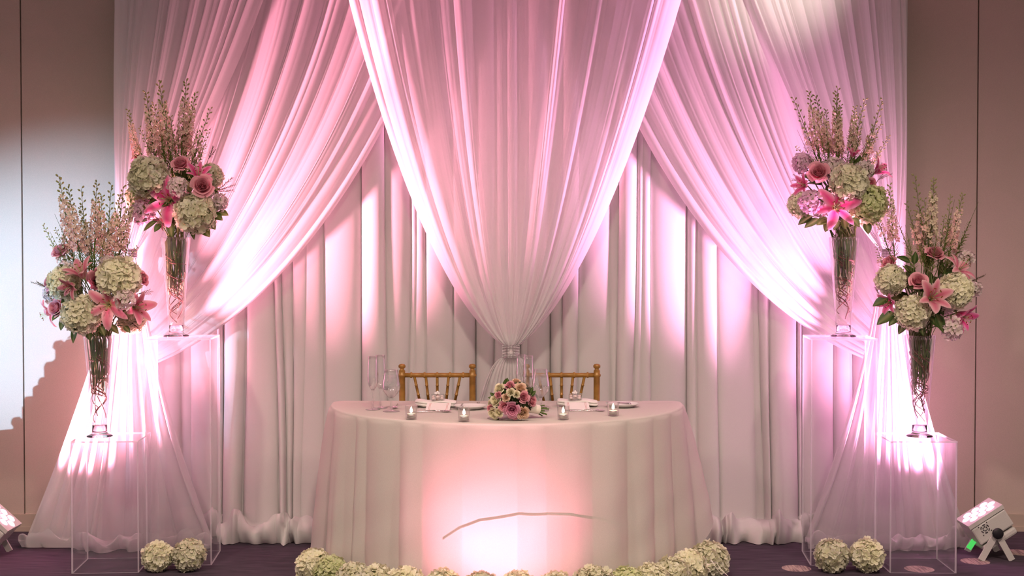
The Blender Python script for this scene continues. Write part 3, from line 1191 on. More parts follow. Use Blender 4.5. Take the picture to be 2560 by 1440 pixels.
def rose_petal(r0, h, spread, curl, c_in, c_out):
    m = MB()
    nu, nv = 7, 6
    P, Cc = [], []
    for j in range(nv + 1):
        t = j / nv
        r = r0 * (0.25 + 0.75 * math.sin(min(1, t * 1.15) * PI / 2)) + curl * max(0, t - 0.7) ** 2 * 8
        for i in range(nu + 1):
            s = i / nu * 2 - 1
            a = s * spread * (0.45 + 0.55 * math.sin(PI * (0.15 + 0.7 * t)))
            z = h * t * (1 - 0.22 * s * s * t) - 0.35 * curl * max(0, t - 0.75) * 4
            P.append((r * math.cos(a), r * math.sin(a), z))
            Cc.append(lerp3(c_in, c_out, t ** 1.5))
    m.grid(P, nu, nv, 0, Cc)
    return m


def merge(dst, src, q=None, off=(0, 0, 0), sc=1.0):
    off = Vector(off)
    vs = []
    for p in src.v:
        p = Vector(p) * sc
        if q is not None:
            p = q @ p
        vs.append(p + off)
    dst.add(vs, src.f, 0, list(src.c))


def rose_meshes(c_in, c_out):
    heart = MB()
    for k in range(15):
        t = k / 14
        pb = rose_petal(0.0035 + 0.0205 * t ** 0.9, 0.051 - 0.008 * t, 1.35, 0.004 * t, c_in, lerp3(c_in, c_out, 0.7 + 0.3 * t))
        merge(heart, pb, Quaternion((0, 0, 1), k * 2.4), (0, 0, 0.0005 * k))
    outer = rose_petal(0.030, 0.042, 0.95, 0.010, c_in, c_out).mesh('petal', 'petal')
    guard = rose_petal(0.036, 0.036, 0.80, 0.018, c_in, c_out).mesh('petal', 'petal')
    sep = MB()
    sep.col = (0.10, 0.19, 0.05)
    for k in range(5):
        a = k * 2 * PI / 5
        ca, sa = math.cos(a), math.sin(a)
        sep.add([(0.003 * ca, 0.003 * sa, 0), (0.020 * ca - 0.006 * sa, 0.020 * sa + 0.006 * ca, 0.004),
                 (0.040 * ca, 0.040 * sa, 0.012), (0.020 * ca + 0.006 * sa, 0.020 * sa - 0.006 * ca, 0.004)], [(0, 1, 2, 3)])
    sep.lathe([(0.0, -0.012), (0.006, -0.008), (0.010, 0.0), (0.008, 0.006)], 8)
    return heart.mesh('heart', 'petal'), outer, guard, sep.mesh('calyx', 'leaf')


ROSE = {'pink': rose_meshes((0.80, 0.20, 0.28), (0.92, 0.48, 0.54)),
        'peach': rose_meshes((0.86, 0.50, 0.28), (0.92, 0.70, 0.52)),
        'cream': rose_meshes((0.86, 0.76, 0.44), (0.92, 0.86, 0.64)),
        'mauve': rose_meshes((0.70, 0.17, 0.32), (0.88, 0.46, 0.60))}


def floret(m, c, q, size, col, npet=4, cup=0.25, col_in=None):
    """small flower of rounded petals"""
    for k in range(npet):
        a = 2 * PI * k / npet + random.uniform(-0.15, 0.15)
        ca, sa = math.cos(a), math.sin(a)
        w = size * (0.62 if npet == 4 else 0.42)
        tw = random.uniform(-0.25, 0.25) * size
        pr = [(0.08, 0, 0), (0.55, -0.9, cup * 0.5), (0.62, 0, cup * 0.25), (0.55, 0.9, cup * 0.5), (1.0, -0.5, cup + 0.1), (1.08, 0, cup * 0.8), (1.0, 0.5, cup + 0.1)]
        P, Cc = [], []
        for (r, s, z) in pr:
            x, y = r * size, s * w
            zz = z * size + tw * s * 0.5
            p = q @ Vector((x * ca - y * sa, x * sa + y * ca, zz)) + c
            P.append(p)
            Cc.append(lerp3(col_in or col, col, min(1, r * 1.2)))
        m.add(P, [(0, 1, 2), (0, 2, 3), (1, 4, 5, 2), (2, 5, 6, 3)], 0, Cc)


def hydrangea_mesh(seed, R, nflor, size, c1, c2, c_in, squash=0.9, lumps=0.05):
    random.seed(seed)
    m = MB()
    ga = PI * (3 - math.sqrt(5))
    for k in range(nflor):
        z = 1 - 1.78 * (k + 0.5) / nflor
        rr = math.sqrt(max(0, 1 - z * z))
        a = k * ga + random.uniform(-0.2, 0.2)
        d = Vector((rr * math.cos(a), rr * math.sin(a), z))
        rad = R * (1 + random.uniform(-lumps, lumps) + 0.07 * noise.noise(d * 2.2 + Vector((seed, 0, 0))))
        c = Vector((d.x, d.y, d.z * squash)) * rad
        dd = (d + Vector((random.uniform(-1, 1), random.uniform(-1, 1), random.uniform(-1, 1))) * 0.45).normalized()
        col = lerp3(c1, c2, random.random())
        floret(m, c, frame_q(dd, random.uniform(0, 6)), size * random.uniform(0.85, 1.2), col, 4, random.uniform(0.1, 0.4), c_in)
    return m.mesh('florets', 'petal')


CREAM1, CREAM2, CREAMIN = (0.94, 0.90, 0.77), (0.91, 0.87, 0.63), (0.80, 0.79, 0.46)
HYD = [hydrangea_mesh(5 + s, 0.070, 150, 0.0185, CREAM1, CREAM2, CREAMIN) for s in range(3)]
HYDG = [hydrangea_mesh(25 + s, 0.070, 150, 0.0185, (0.84, 0.86, 0.50), (0.90, 0.88, 0.62), (0.55, 0.66, 0.22)) for s in range(1)]
HYDP = [hydrangea_mesh(35 + s, 0.070, 150, 0.0185, CREAM1, CREAM2, CREAMIN) for s in range(1)]
STOCK = [hydrangea_mesh(45 + s, 0.036, 36, 0.0150, (0.88, 0.70, 0.74), (0.90, 0.80, 0.80), (0.72, 0.66, 0.50), 1.15, 0.16) for s in range(2)]
STOCKM = [hydrangea_mesh(55, 0.036, 36, 0.0150, (0.80, 0.52, 0.66), (0.86, 0.64, 0.76), (0.66, 0.40, 0.50), 1.15, 0.16)]


def core_mesh(R):
    m = MB()
    m.col = (0.30, 0.34, 0.14)
    m.ball((0, 0, 0), (R, R, R * 0.9), 12, 8)
    return m.mesh('core', 'leaf')


CORE = core_mesh(0.061)
CORE_S = core_mesh(0.026)


def larkspur_meshes(seed, L, f0, f1, cols, nflor, bud_col):
    random.seed(seed)
    bend = Vector((random.uniform(-1, 1), random.uniform(-1, 1), 0)) * 0.03

    def pos(t):
        return Vector((0, 0, L * t)) + bend * t * t

    st = MB()
    st.tube([pos(t) for t in (0, 0.25, 0.5, 0.75, 1.0)], [0.0028, 0.0025, 0.002, 0.0014, 0.0008], 5)
    fl_ = MB()
    for k in range(nflor):
        t = f0 + (f1 - f0) * (k + random.random()) / nflor
        a = k * 2.4 + random.uniform(-0.3, 0.3)
        d = Vector((math.cos(a), math.sin(a), 0.35))
        out_ = 0.020 * (1.15 - 0.5 * (t - f0) / (f1 - f0))
        col = lerp3(cols[0], cols[1], min(1, max(0, (t - f0) / (f1 - f0) + random.uniform(-0.25, 0.25))))
        floret(fl_, pos(t) + d * out_, frame_q(d, random.uniform(0, 6)), 0.0145 * random.uniform(0.8, 1.15) * (1.1 - 0.35 * (t - f0) / (f1 - f0)), col, 5, 0.3, lerp3(col, (0.5, 0.5, 0.2), 0.25))
    bd = MB()
    nb = 17
    for k in range(nb):
        t = max(f0, f1 - 0.12) + (1.0 - max(f0, f1 - 0.12)) * k / (nb - 1)
        a = k * 2.4 + 1
        ln = 0.020 * (1.25 - t) + 0.004
        d = Vector((math.cos(a) * 0.8, math.sin(a) * 0.8, 0.75)).normalized()
        p = pos(t)
        bd.col = bud_col
        bd.tube([p, p + d * ln], 0.0008, 4, caps=False)
        bd.ball(p + d * (ln + 0.004), (0.0042, 0.0042, 0.0072), 6, 4, q=frame_q(d), col=lerp3(bud_col, (0.55, 0.50, 0.26), random.random() * 0.7))
    fo = MB()
    for k in range(84):
        t = 0.02 + 0.66 * (k / 84) ** 1.25
        a = k * 2.4 + random.random()
        d = Vector((math.cos(a), math.sin(a), random.uniform(0.4, 1.2))).normalized()
        ln = random.uniform(0.03, 0.055) * (1.15 - t)
        p = pos(t)
        sd_ = d.cross(Vector((0, 0, 1))).normalized() * 0.0022
        c = lerp3((0.15, 0.25, 0.05), (0.33, 0.42, 0.10), random.random())
        mid = p + d * ln * 0.55 + Vector((0, 0, -0.002))
        tip = p + d * ln
        fo.add([p - sd_ * 0.4, p + sd_ * 0.4, mid + sd_, tip, mid - sd_], [(0, 1, 2, 4), (4, 2, 3)], 0, [c] * 5)
    return st.mesh('stem', 'stem'), fl_.mesh('florets', 'petal'), bd.mesh('buds', 'leaf'), fo.mesh('foliage', 'leaf')


BUDC = (0.42, 0.48, 0.17)
PK1, PK2 = (0.90, 0.54, 0.50), (0.93, 0.80, 0.64)
LARK = {'pink': [larkspur_meshes(61 + s, 0.40, 0.28, 0.80, (PK1, PK2), 44, BUDC) for s in range(3)],
        'white': [larkspur_meshes(71, 0.40, 0.35, 0.84, ((0.84, 0.70, 0.52), (0.86, 0.80, 0.58)), 44, BUDC)],
        'bud': [larkspur_meshes(81 + s, 0.40, 0.30, 0.62, (PK1, PK2), 12, BUDC) for s in range(2)]}


def leaf_mesh(L, Wd, droop, c1, c2):
    m = MB()
    nu, nv = 4, 8
    P, Cc = [], []
    for j in range(nv + 1):
        t = j / nv
        w = Wd * math.sin(PI * min(1, (t * 0.97 + 0.015)) ** 0.8) ** 0.85
        for i in range(nu + 1):
            s = i / nu * 2 - 1
            P.append((s * w, L * t, -droop * t * t + 0.25 * w * abs(s)))
            c = lerp3(c1, c2, 0.35 + 0.3 * math.sin(7 * t + 4 * s))
            Cc.append(lerp3(c, (0.30, 0.36, 0.14), 0.45) if i == 2 else c)
    m.grid(P, nu, nv, 0, Cc)
    return m.mesh('leaf', 'leaf')


LEAF = [leaf_mesh(0.080, 0.022, 0.012, (0.035, 0.075, 0.018), (0.09, 0.16, 0.035)),
        leaf_mesh(0.095, 0.019, 0.025, (0.05, 0.10, 0.02), (0.12, 0.19, 0.04)),
        leaf_mesh(0.060, 0.022, 0.008, (0.05, 0.10, 0.02), (0.12, 0.19, 0.04))]


def sprig_mesh(seed, L):
    random.seed(seed)
    m = MB()
    m.col = (0.11, 0.08, 0.05)
    m.tube([(0, 0, 0), (0.004, 0, L * 0.5), (0, 0.004, L)], [0.0015, 0.0012, 0.0006], 5)
    for k in range(34):
        t = 0.15 + 0.85 * k / 34
        a = k * 2.4
        d = Vector((math.cos(a) * 0.8, math.sin(a) * 0.8, 0.8)).normalized()
        ln = random.uniform(0.014, 0.03) * (1.2 - t * 0.5)
        p = Vector((0, 0, L * t))
        sd_ = d.cross(Vector((0, 0, 1))).normalized() * 0.0013
        c = lerp3((0.10, 0.11, 0.04), (0.20, 0.16, 0.08), random.random())
        m.add([p - sd_, p + sd_, p + d * ln * 0.6 + sd_, p + d * ln, p + d * ln * 0.6 - sd_], [(0, 1, 2, 4), (4, 2, 3)], 0, [c] * 5)
    return m.mesh('needles', 'leaf')


SPRIG = [sprig_mesh(88, 0.11), sprig_mesh(89, 0.13)]
bm_ = MB()
bm_.col = (0.52, 0.50, 0.26)
bm_.lathe([(0.0, 0), (0.010, 0.004), (0.017, 0.025), (0.016, 0.050), (0.009, 0.075), (0, 0.084)], 10)
LILY_BUD = bm_.mesh('bud', 'leaf')


# ------------------------------------------------------------------ arrangements
class Arr:
    def __init__(self, key, ball_px, R_px):
        self.k = key
        self.v = VPOS[key]
        self.c = at(ball_px[0], ball_px[1], self.v.y)
        self.bp = ball_px
        self.R = R_px
        self.rnd = random.Random(ord(key))
        self.where = 'on the ' + SIDE[key]
        self.placed = []

    def head(self, px, py, back=None):
        r2 = ((px - self.bp[0]) ** 2 + (py - self.bp[1]) ** 2) / self.R ** 2
        dy = -0.15 * math.sqrt(max(0.0, 1 - r2)) if back is None else back
        return at(px, py, self.v.y + dy)

    def settle(self, px, py, back, r, order=(-1, 1)):
        H0 = self.head(px, py, back)
        best, bs = H0, -9
        for k in range(0, 19):
            for sg in (order if k else (1,)):
                H = at(px, py, H0.y + sg * 0.01 * k)
                gap = min([(H - c).length / (r + q) for c, q in self.placed] + [9])
                if gap > bs + 1e-6:
                    best, bs = H, gap
                if bs >= 0.86:
                    break
            if bs >= 0.86:
                break
        self.placed.append((best, r))
        return best

    def facing(self, H, to_cam=0.5):
        d = (H - self.c).normalized()
        d = d * (1 - to_cam) + Vector((0, -1, 0.05)) * to_cam
        return d.normalized()

    def stem(self, root, H, axis, base_off=0.0, r=0.0030):
        rn = self.rnd
        a = rn.uniform(0, 2 * PI)
        q1 = 0.060 * math.sqrt(rn.uniform(0.05, 1.0))
        rim = self.v + Vector((q1 * math.cos(a), q1 * math.sin(a), VH - 0.02))
        a2 = a + rn.uniform(-0.8, 0.8)
        zb = rn.uniform(0.19, 0.30)
        q2 = (vase_r(zb) - 0.009) * math.sqrt(rn.uniform(0.05, 1.0))
        bot = self.v + Vector((q2 * math.cos(a2), q2 * math.sin(a2), zb))
        p0 = H - axis * base_off
        top = self.v + Vector((0, 0, VH + 0.05))
        p1 = p0 * 0.45 + (rim + Vector((0, 0, 0.09))) * 0.55
        pl = []
        for i in range(9):
            t = i / 8
            pl.append(bez([p0, p1, rim * 0.75 + top * 0.25, rim], t))
        pl.append(rim * 0.5 + bot * 0.5)
        pl.append(bot)
        m = MB()
        m.tube([p - root.location for p in pl], r, 5)
        obj('stem', m.mesh('stem', 'stem'), root)

    def new(self, name, label, cat, H, grp):
        return thing(name, label, cat, H, 0, grp + ' ' + self.where)

    def hydrangea(self, px, py, r_px, note='', kind=0, back=None):
        H = self.settle(px, py, back, r_px / F_PX * 6.2)
        ax = self.facing(H, 0.35)
        t = self.new('hydrangea', (note + ' hydrangea head ' + self.where).strip(), 'flower', H, 'hydrangeas')
        sc = r_px / F_PX * H.y / 0.076
        q = frame_q(ax, self.rnd.uniform(0, 6))
        me = (HYD + HYDG + HYDP)[kind]
        fo = obj('florets', me, t, (0, 0, 0), q, sc)
        obj('core', CORE, t, (0, 0, 0), q, sc)
        self.stem(t, H, ax, 0.05 * sc, 0.0034)

    def stock(self, px, py, r_px, note='pale pink ruffled', kind=0, back=None):
        H = self.settle(px, py, back, r_px / F_PX * 6.2, (1, -1))
        ax = self.facing(H, 0.3)
        t = self.new('stock_flower', note + ' stock bloom ' + self.where, 'flower', H, 'stock blooms')
        sc = r_px / F_PX * H.y / 0.042
        q = frame_q(ax, self.rnd.uniform(0, 6))
        obj('florets', (STOCK + STOCKM)[kind], t, (0, 0, 0), q, sc)
        obj('core', CORE_S, t, (0, 0, 0), q, sc)
        self.stem(t, H, ax, 0.02 * sc)

    def lily(self, px, py, axis, note, hue='soft', form='open', size=1.0, roll=0.0, back=None):
        size *= 1.12
        H = self.settle(px, py, back, 0.050 * size)
        ax = Vector(axis).normalized()
        B = H - ax * 0.035 * size
        t = self.new('lily', note + ' lily ' + self.where, 'flower', B, 'lilies')
        q = frame_q(ax, roll)
        for k in range(6):
            me = LILY[hue, form][k % 2]
            qq = q @ Quaternion((0, 0, 1), k * PI / 3 + self.rnd.uniform(-0.1, 0.1))
            s = size * self.rnd.uniform(0.93, 1.07)
            obj('petal', me, t, (0, 0, 0), qq, s)
        obj('stamens', STAMEN, t, (0, 0, 0), q, size)
        self.stem(t, B, ax, 0.0)

    def rose(self, px, py, r_px, axis, note, hue='pink', back=None):
        H = self.settle(px, py, back, r_px / F_PX * 6.2)
        ax = Vector(axis).normalized()
        sc = r_px / F_PX * H.y / 0.042
        B = H - ax * 0.022 * sc
        t = self.new('rose', note + ' rose ' + self.where, 'flower', B, 'roses')
        q = frame_q(ax, self.rnd.uniform(0, 6))
        make_rose(t, q, sc, hue, self.rnd)
        self.stem(t, B, ax, 0.01 * sc)

    def bud(self, px, py, axis, note):
        H = self.head(px, py)
        ax = Vector(axis).normalized()
        t = self.new('lily_bud', note + ' lily bud ' + self.where, 'flower', H, 'lily buds')
        obj('bud', LILY_BUD, t, (0, 0, 0), frame_q(ax))
        self.stem(t, H, ax)

    def larkspurs(self, lst, base):
        ranks = sorted(range(len(lst)), key=lambda i: lst[i][1])
        words = ['tallest', 'second tallest', 'third tallest', 'fourth tallest', 'fifth tallest', 'sixth tallest',
                 'seventh tallest', 'eighth tallest', 'ninth tallest', 'tenth tallest', 'eleventh tallest', 'shortest', 'stubbiest']
        for r, i in enumerate(ranks):
            px, py, kind = lst[i][:3]
            bx, by = lst[i][3] if len(lst[i]) > 3 else base
            yo = self.v.y + self.rnd.uniform(-0.02, 0.08)
            tip = at(px, py, yo)
            bs = at(bx + (px - bx) * 0.42 + self.rnd.uniform(-14, 14), by + self.rnd.uniform(-10, 25), self.v.y + self.rnd.uniform(-0.02, 0.04))
            ax = (tip - bs)
            L = ax.length
            ax.normalize()
            desc = {'pink': 'pink', 'white': 'creamy white', 'bud': 'green budded'}[kind]
            t = self.new('larkspur', words[r] + ' larkspur, ' + desc + ', ' + self.where, 'flower', bs, 'larkspur spikes')
            vs_ = LARK[kind][self.rnd.randrange(len(LARK[kind]))]
            s = L / 0.40
            sxy = min(1.25, max(0.8, s))
            q = frame_q(ax, self.rnd.uniform(0, 6))
            for nm, me in zip(('spike', 'florets', 'buds', 'foliage'), vs_):
                obj(nm, me, t, (0, 0, 0), q, (sxy, sxy, s))
            self.stem(t, bs, ax, 0.0, 0.0022)

    def leaf(self, px, py, tip, kind=0, size=1.0, back=None):
        H = self.head(px, py, back)
        T = self.head(tip[0], tip[1], (H.y - self.v.y) - 0.02)
        d = (T - H)
        L = d.length
        d.normalize()
        up = Vector((0, -0.75, 0.65))
        x = d.cross(up).normalized()
        z = x.cross(d).normalized()
        q = Matrix((x, d, z)).transposed().to_quaternion()
        t = self.new('leaf_sprig', 'glossy green collar leaf ' + self.where, 'leaf', H, 'collar leaves')
        base_L = (0.080, 0.095, 0.060)[kind]
        obj('leaf', LEAF[kind], t, (0, 0, 0), q, L / base_L * size)
        self.stem(t, H, d, 0.0, 0.0018)

    def sprig(self, px, py, tip):
        H = self.head(px, py, 0.0)
        T = self.head(tip[0], tip[1], 0.0)
        d = T - H
        t = self.new('needle_sprig', 'dark wispy needle sprig ' + self.where, 'sprig', H, 'needle sprigs')
        for k in range(3):
            dd = (d.normalized() + Vector((self.rnd.uniform(-0.3, 0.3), self.rnd.uniform(-0.3, 0.3), self.rnd.uniform(-0.35, 0.35)))).normalized()
            obj('twig', SPRIG[k % 2], t, (0, 0, 0), frame_q(dd, k), d.length / 0.12 * self.rnd.uniform(0.75, 1.0))
        self.stem(t, H, d.normalized(), 0.0, 0.0016)

    def filler(self):
        """dark leaves packed between the blooms"""
        for k in range(14):
            a = k * 2.4
            z = -0.55 + 1.5 * k / 14
            rr = math.sqrt(max(0.05, 1 - min(1, z * z)))
            d = Vector((rr * math.cos(a), rr * math.sin(a), z)).normalized()
            H = self.c + Vector((d.x * 0.095, d.y * 0.06 + 0.01, d.z * 0.085))
            t = self.new('foliage_sprig', 'dark green filler leaves between blooms ' + self.where, 'foliage', H, 'filler leaves')
            for j in range(5):
                dd = (d + Vector((self.rnd.uniform(-1, 1), self.rnd.uniform(-1, 1), self.rnd.uniform(-1, 1))) * 0.5).normalized()
                x = dd.cross(Vector((0.2, -0.7, 0.6))).normalized()
                zz = x.cross(dd).normalized()
                obj('leaf', LEAF[(k + j) % 2], t, (0, 0, 0), Matrix((x, dd, zz)).transposed().to_quaternion(), self.rnd.uniform(0.85, 1.2))
            self.stem(t, H, d, 0.0, 0.0022)

    def feathers(self, base, n=9):
        """feathery green sprays between the blooms and the spikes"""
        for k in range(n):
            f = (k / (n - 1)) * 2 - 1
            H = at(base[0] + f * 48 + self.rnd.uniform(-8, 8), base[1] + self.rnd.uniform(-5, 30), self.v.y + self.rnd.uniform(-0.05, 0.05))
            ax = Vector((f * 0.34 + self.rnd.uniform(-0.1, 0.1), self.rnd.uniform(-0.25, 0.2), 1.0)).normalized()
            t = self.new('feathery_spray', 'feathery green spray among the larkspur ' + self.where, 'foliage', H, 'feathery sprays')
            L3 = LARK['bud'][k % 2]
            sc = self.rnd.uniform(0.55, 0.85)
            q = frame_q(ax, self.rnd.uniform(0, 6))
            obj('twig', L3[0], t, (0, 0, 0), q, sc)
            obj('foliage', L3[3], t, (0, 0, 0), q, (sc * 1.5, sc * 1.5, sc))
            self.stem(t, H, ax, 0.0, 0.0020)

    def willow(self, n=9):
        for k in range(n):
            m = MB()
            rn = self.rnd
            a0 = rn.uniform(0, 6.28)
            P = []
            turns = rn.uniform(0.8, 2.6)
            zlo = rn.uniform(0.066, 0.12) if k < 4 else rn.uniform(0.12, 0.2)
            for i in range(40):
                t = i / 39
                z = (VH - 0.06) * (1 - t) + zlo * t
                z += 0.03 * math.sin(t * 9 + k) * math.sin(PI * t)
                rr = min(vase_r(max(z, 0.06)) - 0.0085, 0.052) * (0.45 + 0.5 * abs(math.sin(t * (3 + k) + a0)))
                a = a0 + turns * 2 * PI * t + 0.5 * math.sin(7 * t + k)
                P.append((rr * math.cos(a), rr * math.sin(a), z))
            # loops back up
            m.tube(P, [0.0028 * (1 - 0.35 * i / 39) for i in range(40)], 6)
            o = obj('willow_branch', m.mesh('willow_branch', 'willow'), None, self.v)
            tag(o, 'curly reddish willow branch in the vase ' + self.where, 'branch', 'willow branches ' + self.where)


def make_rose(t, q, sc, hue, rn, loc=(0, 0, 0)):
    h, o, g, cxx = ROSE[hue]
    obj('heart', h, t, loc, q, sc)
    for k in range(5):
        qq = q @ Quaternion((0, 0, 1), k * 2 * PI / 5 + rn.uniform(-0.15, 0.15))
        obj('petal', o, t, loc, qq, sc)
    for k in range(4):
        qq = q @ Quaternion((0, 0, 1), k * PI / 2 + 0.5 + rn.uniform(-0.2, 0.2))
        obj('petal', g, t, loc, qq, sc)
    obj('calyx', cxx, t, loc, q, sc)


# --- A: short pedestal, blue-lit wall
a = Arr('A', (235, 745), 140)
a.filler()
a.willow()
a.feathers((240, 690))
a.hydrangea(160, 706, 40, 'cream, half covered by lily,')
a.hydrangea(298, 697, 53, 'largest cream, beside pink rose,')
a.hydrangea(204, 786, 48, 'cream, above the hanging leaf,')
a.hydrangea(329, 800, 34, 'cream, behind the sideways lily,', 4, 0.05)
a.lily(202, 680, (-0.25, -0.55, 0.8), 'upturned soft pink', 'soft', 'half', 0.95, 0.3)
a.lily(267, 762, (0.05, -1, 0.05), 'wide open soft pink', 'soft', 'open', 1.05, 0.5)
a.lily(343, 768, (0.75, -0.6, 0.0), 'sideways coral pink', 'soft', 'half', 1.0, 0.2)
a.lily(176, 716, (-0.4, -0.8, -0.45), 'pale nodding', 'soft', 'half', 0.7, 0.9)
a.lily(118, 785, (-0.85, -0.2, -0.4), 'drooping mauve pink', 'soft', 'open', 0.75, 0.2, 0.02)
a.rose(152, 629, 23, (-0.35, -0.5, 0.8), 'pink, highest of all,', back=0.0)
a.rose(245, 697, 26, (0.0, -0.95, 0.3), 'wide pink, beside largest hydrangea,')
a.rose(126, 707, 21, (-0.8, -0.5, 0.3), 'bright pink, turned to the wall,')
a.rose(141, 770, 22, (-0.4, -0.85, 0.2), 'tight pink, beside drooping lily,')
a.rose(354, 697, 20, (0.85, -0.3, 0.3), 'bright pink, behind largest hydrangea,')
a.stock(132, 735, 22)
a.stock(313, 748, 24)
a.stock(268, 656, 16)
a.stock(165, 672, 18)
for h_, tp, kd in [((190, 815), (178, 856), 1), ((160, 795), (150, 825), 0), ((275, 812), (296, 832), 0), ((250, 815), (262, 838), 0),
                   ((215, 815), (225, 850), 0), ((150, 780), (128, 800), 0), ((165, 672), (150, 660), 0), ((310, 815), (325, 830), 0)]:
    a.leaf(h_[0], h_[1], tp, kd)
a.sprig(120, 720, (79, 709))
a.sprig(345, 735, (388, 722))
a.sprig(325, 805, (365, 815))
a.larkspurs([(150, 444, 'pink'), (166, 470, 'pink'), (197, 473, 'bud'), (213, 520, 'pink'), (237, 457, 'pink'), (250, 490, 'pink'), (277, 463, 'bud'),
             (317, 468, 'bud'), (300, 490, 'pink'), (332, 480, 'pink'), (112, 560, 'bud'), (131, 577, 'bud'), (342, 618, 'bud')], (240, 690))

# --- B: tall pedestal, blue-lit wall
b = Arr('B', (450, 490), 118)
b.filler()
b.willow()
b.feathers((435, 435))
b.hydrangea(372, 443, 50, 'plain cream, above hot-pink lily,')
b.hydrangea(489, 533, 50, 'cream, above the rim,')
b.hydrangea(528, 440, 30, 'cream, behind the large rose,', 4, 0.06)
b.hydrangea(346, 492, 32, 'shaded cream, behind hot-pink lily,', 0, 0.0)
b.lily(417, 500, (-0.1, -1, 0.05), 'wide open hot pink', 'hot', 'open', 1.15, 0.5)
b.lily(497, 436, (0.2, -0.6, 0.75), 'upturned pink', 'hot', 'half', 0.85, 0.4)
b.lily(404, 553, (-0.45, -0.5, -0.5), 'small pale drooping', 'soft', 'half', 0.55, 0.4)
b.rose(506, 465, 27, (0.2, -0.9, 0.2), 'large pink, beside green bud,')
b.rose(452, 410, 22, (0.0, -0.7, 0.6), 'pink, half hidden by larkspur,')
b.rose(342, 399, 18, (-0.7, -0.4, 0.5), 'deep pink, above plain hydrangea,', back=0.03)
b.bud(478, 480, (-0.5, -0.5, 0.9), 'closed green')
b.stock(444, 466, 24)
b.stock(357, 530, 28, 'bright pink ruffled', 2)
b.stock(455, 515, 20, 'bright pink ruffled', 2)
b.stock(545, 505, 22)
for h_, tp, kd in [((372, 548), (340, 552), 0), ((392, 552), (355, 572), 1), ((402, 560), (385, 578), 2), ((424, 555), (430, 592), 0),
                   ((530, 535), (556, 548), 2), ((545, 530), (570, 536), 2), ((520, 550), (538, 572), 2), ((500, 565), (524, 590), 2), ((478, 560), (484, 596), 1)]:
    b.leaf(h_[0], h_[1], tp, kd)
b.sprig(540, 480, (592, 458))
b.sprig(520, 400, (547, 362))
b.larkspurs([(313, 277, 'pink', (400, 440)), (367, 232, 'pink'), (402, 208, 'pink'), (459, 206, 'pink'), (487, 234, 'pink'), (517, 270, 'bud'),
             (412, 260, 'bud'), (428, 293, 'bud'), (522, 326, 'bud'), (385, 262, 'pink'), (472, 262, 'pink'), (350, 320, 'bud')], (435, 435))

# --- C: tall pedestal, beige wall
c = Arr('C', (2100, 480), 118)
c.filler()
c.willow()
c.feathers((2100, 430))
c.hydrangea(2122, 457, 46, 'large cream, above hot-pink lily,')
c.hydrangea(2170, 510, 48, 'large greenish', 3)
c.hydrangea(2002, 512, 32, 'cream, shaded, beside mauve stock,')
c.lily(2093, 516, (-0.05, -1, 0.1), 'wide open hot pink', 'hot', 'open', 1.12, 0.2)
c.lily(2198, 425, (0.65, -0.5, 0.5), 'pink, turned to the wall,', 'hot', 'half', 0.8, 0.4)
c.lily(2133, 384, (0.2, -0.4, 0.9), 'small upturned pink', 'hot', 'half', 0.5, 0.1)
c.lily(2008, 462, (-0.75, -0.5, 0.1), 'pink, turned to the swag,', 'hot', 'half', 0.7, 0.2)
c.rose(2046, 431, 26, (-0.25, -0.9, 0.35), 'large pink')
c.rose(2175, 460, 17, (0.3, -0.9, 0.3), 'small pink')
c.stock(2006, 410, 24, 'pale mauve ruffled', 2)
c.stock(2085, 420, 25)
c.stock(2026, 505, 27, 'mauve ruffled', 2)
c.stock(2050, 525, 18)
c.stock(2162, 425, 22)
for h_, tp, kd in [((2045, 548), (2012, 566), 0), ((2070, 546), (2042, 560), 2), ((2110, 545), (2114, 572), 2), ((2130, 545), (2150, 566), 2),
                   ((2165, 555), (2172, 584), 2), ((2075, 550), (2063, 578), 2), ((2030, 540), (1996, 558), 0), ((2095, 550), (2085, 574), 0)]:
    c.leaf(h_[0], h_[1], tp, kd)
c.sprig(2010, 450, (1972, 443))
c.sprig(2195, 450, (2226, 425))
c.larkspurs([(1992, 245, 'bud'), (2013, 233, 'pink'), (2041, 241, 'pink'), (2077, 236, 'pink'), (2093, 221, 'bud'), (2133, 268, 'white'), (2164, 247, 'bud'),
             (2204, 252, 'bud'), (2203, 313, 'bud'), (2222, 342, 'bud'), (1992, 363, 'bud'), (2100, 265, 'pink'), (2055, 275, 'pink')], (2100, 430))

# --- D: short pedestal, beige wall
d_ = Arr('D', (2322, 735), 130)
d_.filler()
d_.willow()
d_.feathers((2325, 660))
d_.hydrangea(2227, 700, 37, 'cream, beside round leaves,')
d_.hydrangea(2280, 782, 42, 'cream, above the vase rim,')
d_.hydrangea(2388, 727, 43, 'cream, beside salmon lily,')
d_.lily(2333, 742, (0.05, -0.95, 0.3), 'wide open salmon pink', 'soft', 'half', 1.1, 0.3)
d_.lily(2405, 667, (0.5, -0.5, 0.6), 'upturned soft pink', 'soft', 'open', 0.9, 0.2)
d_.lily(2407, 792, (0.6, -0.6, -0.35), 'low bright pink', 'hot', 'half', 0.95, 0.2)
d_.lily(2222, 757, (-0.7, -0.6, -0.1), 'shaded mauve', 'hot', 'half', 0.7, 0.2)
d_.rose(2337, 634, 23, (0.1, -0.6, 0.75), 'pink, highest of all,', back=-0.03)
d_.rose(2296, 703, 22, (-0.2, -0.8, 0.5), 'pink, beside salmon lily,')
d_.rose(2222, 658, 20, (-0.6, -0.4, 0.5), 'pale pink, behind round leaves,', back=0.0)
d_.stock(2360, 764, 24)
d_.stock(2380, 822, 26, 'low white and blush ruffled')
d_.stock(2434, 724, 18)
d_.stock(2415, 645, 18)
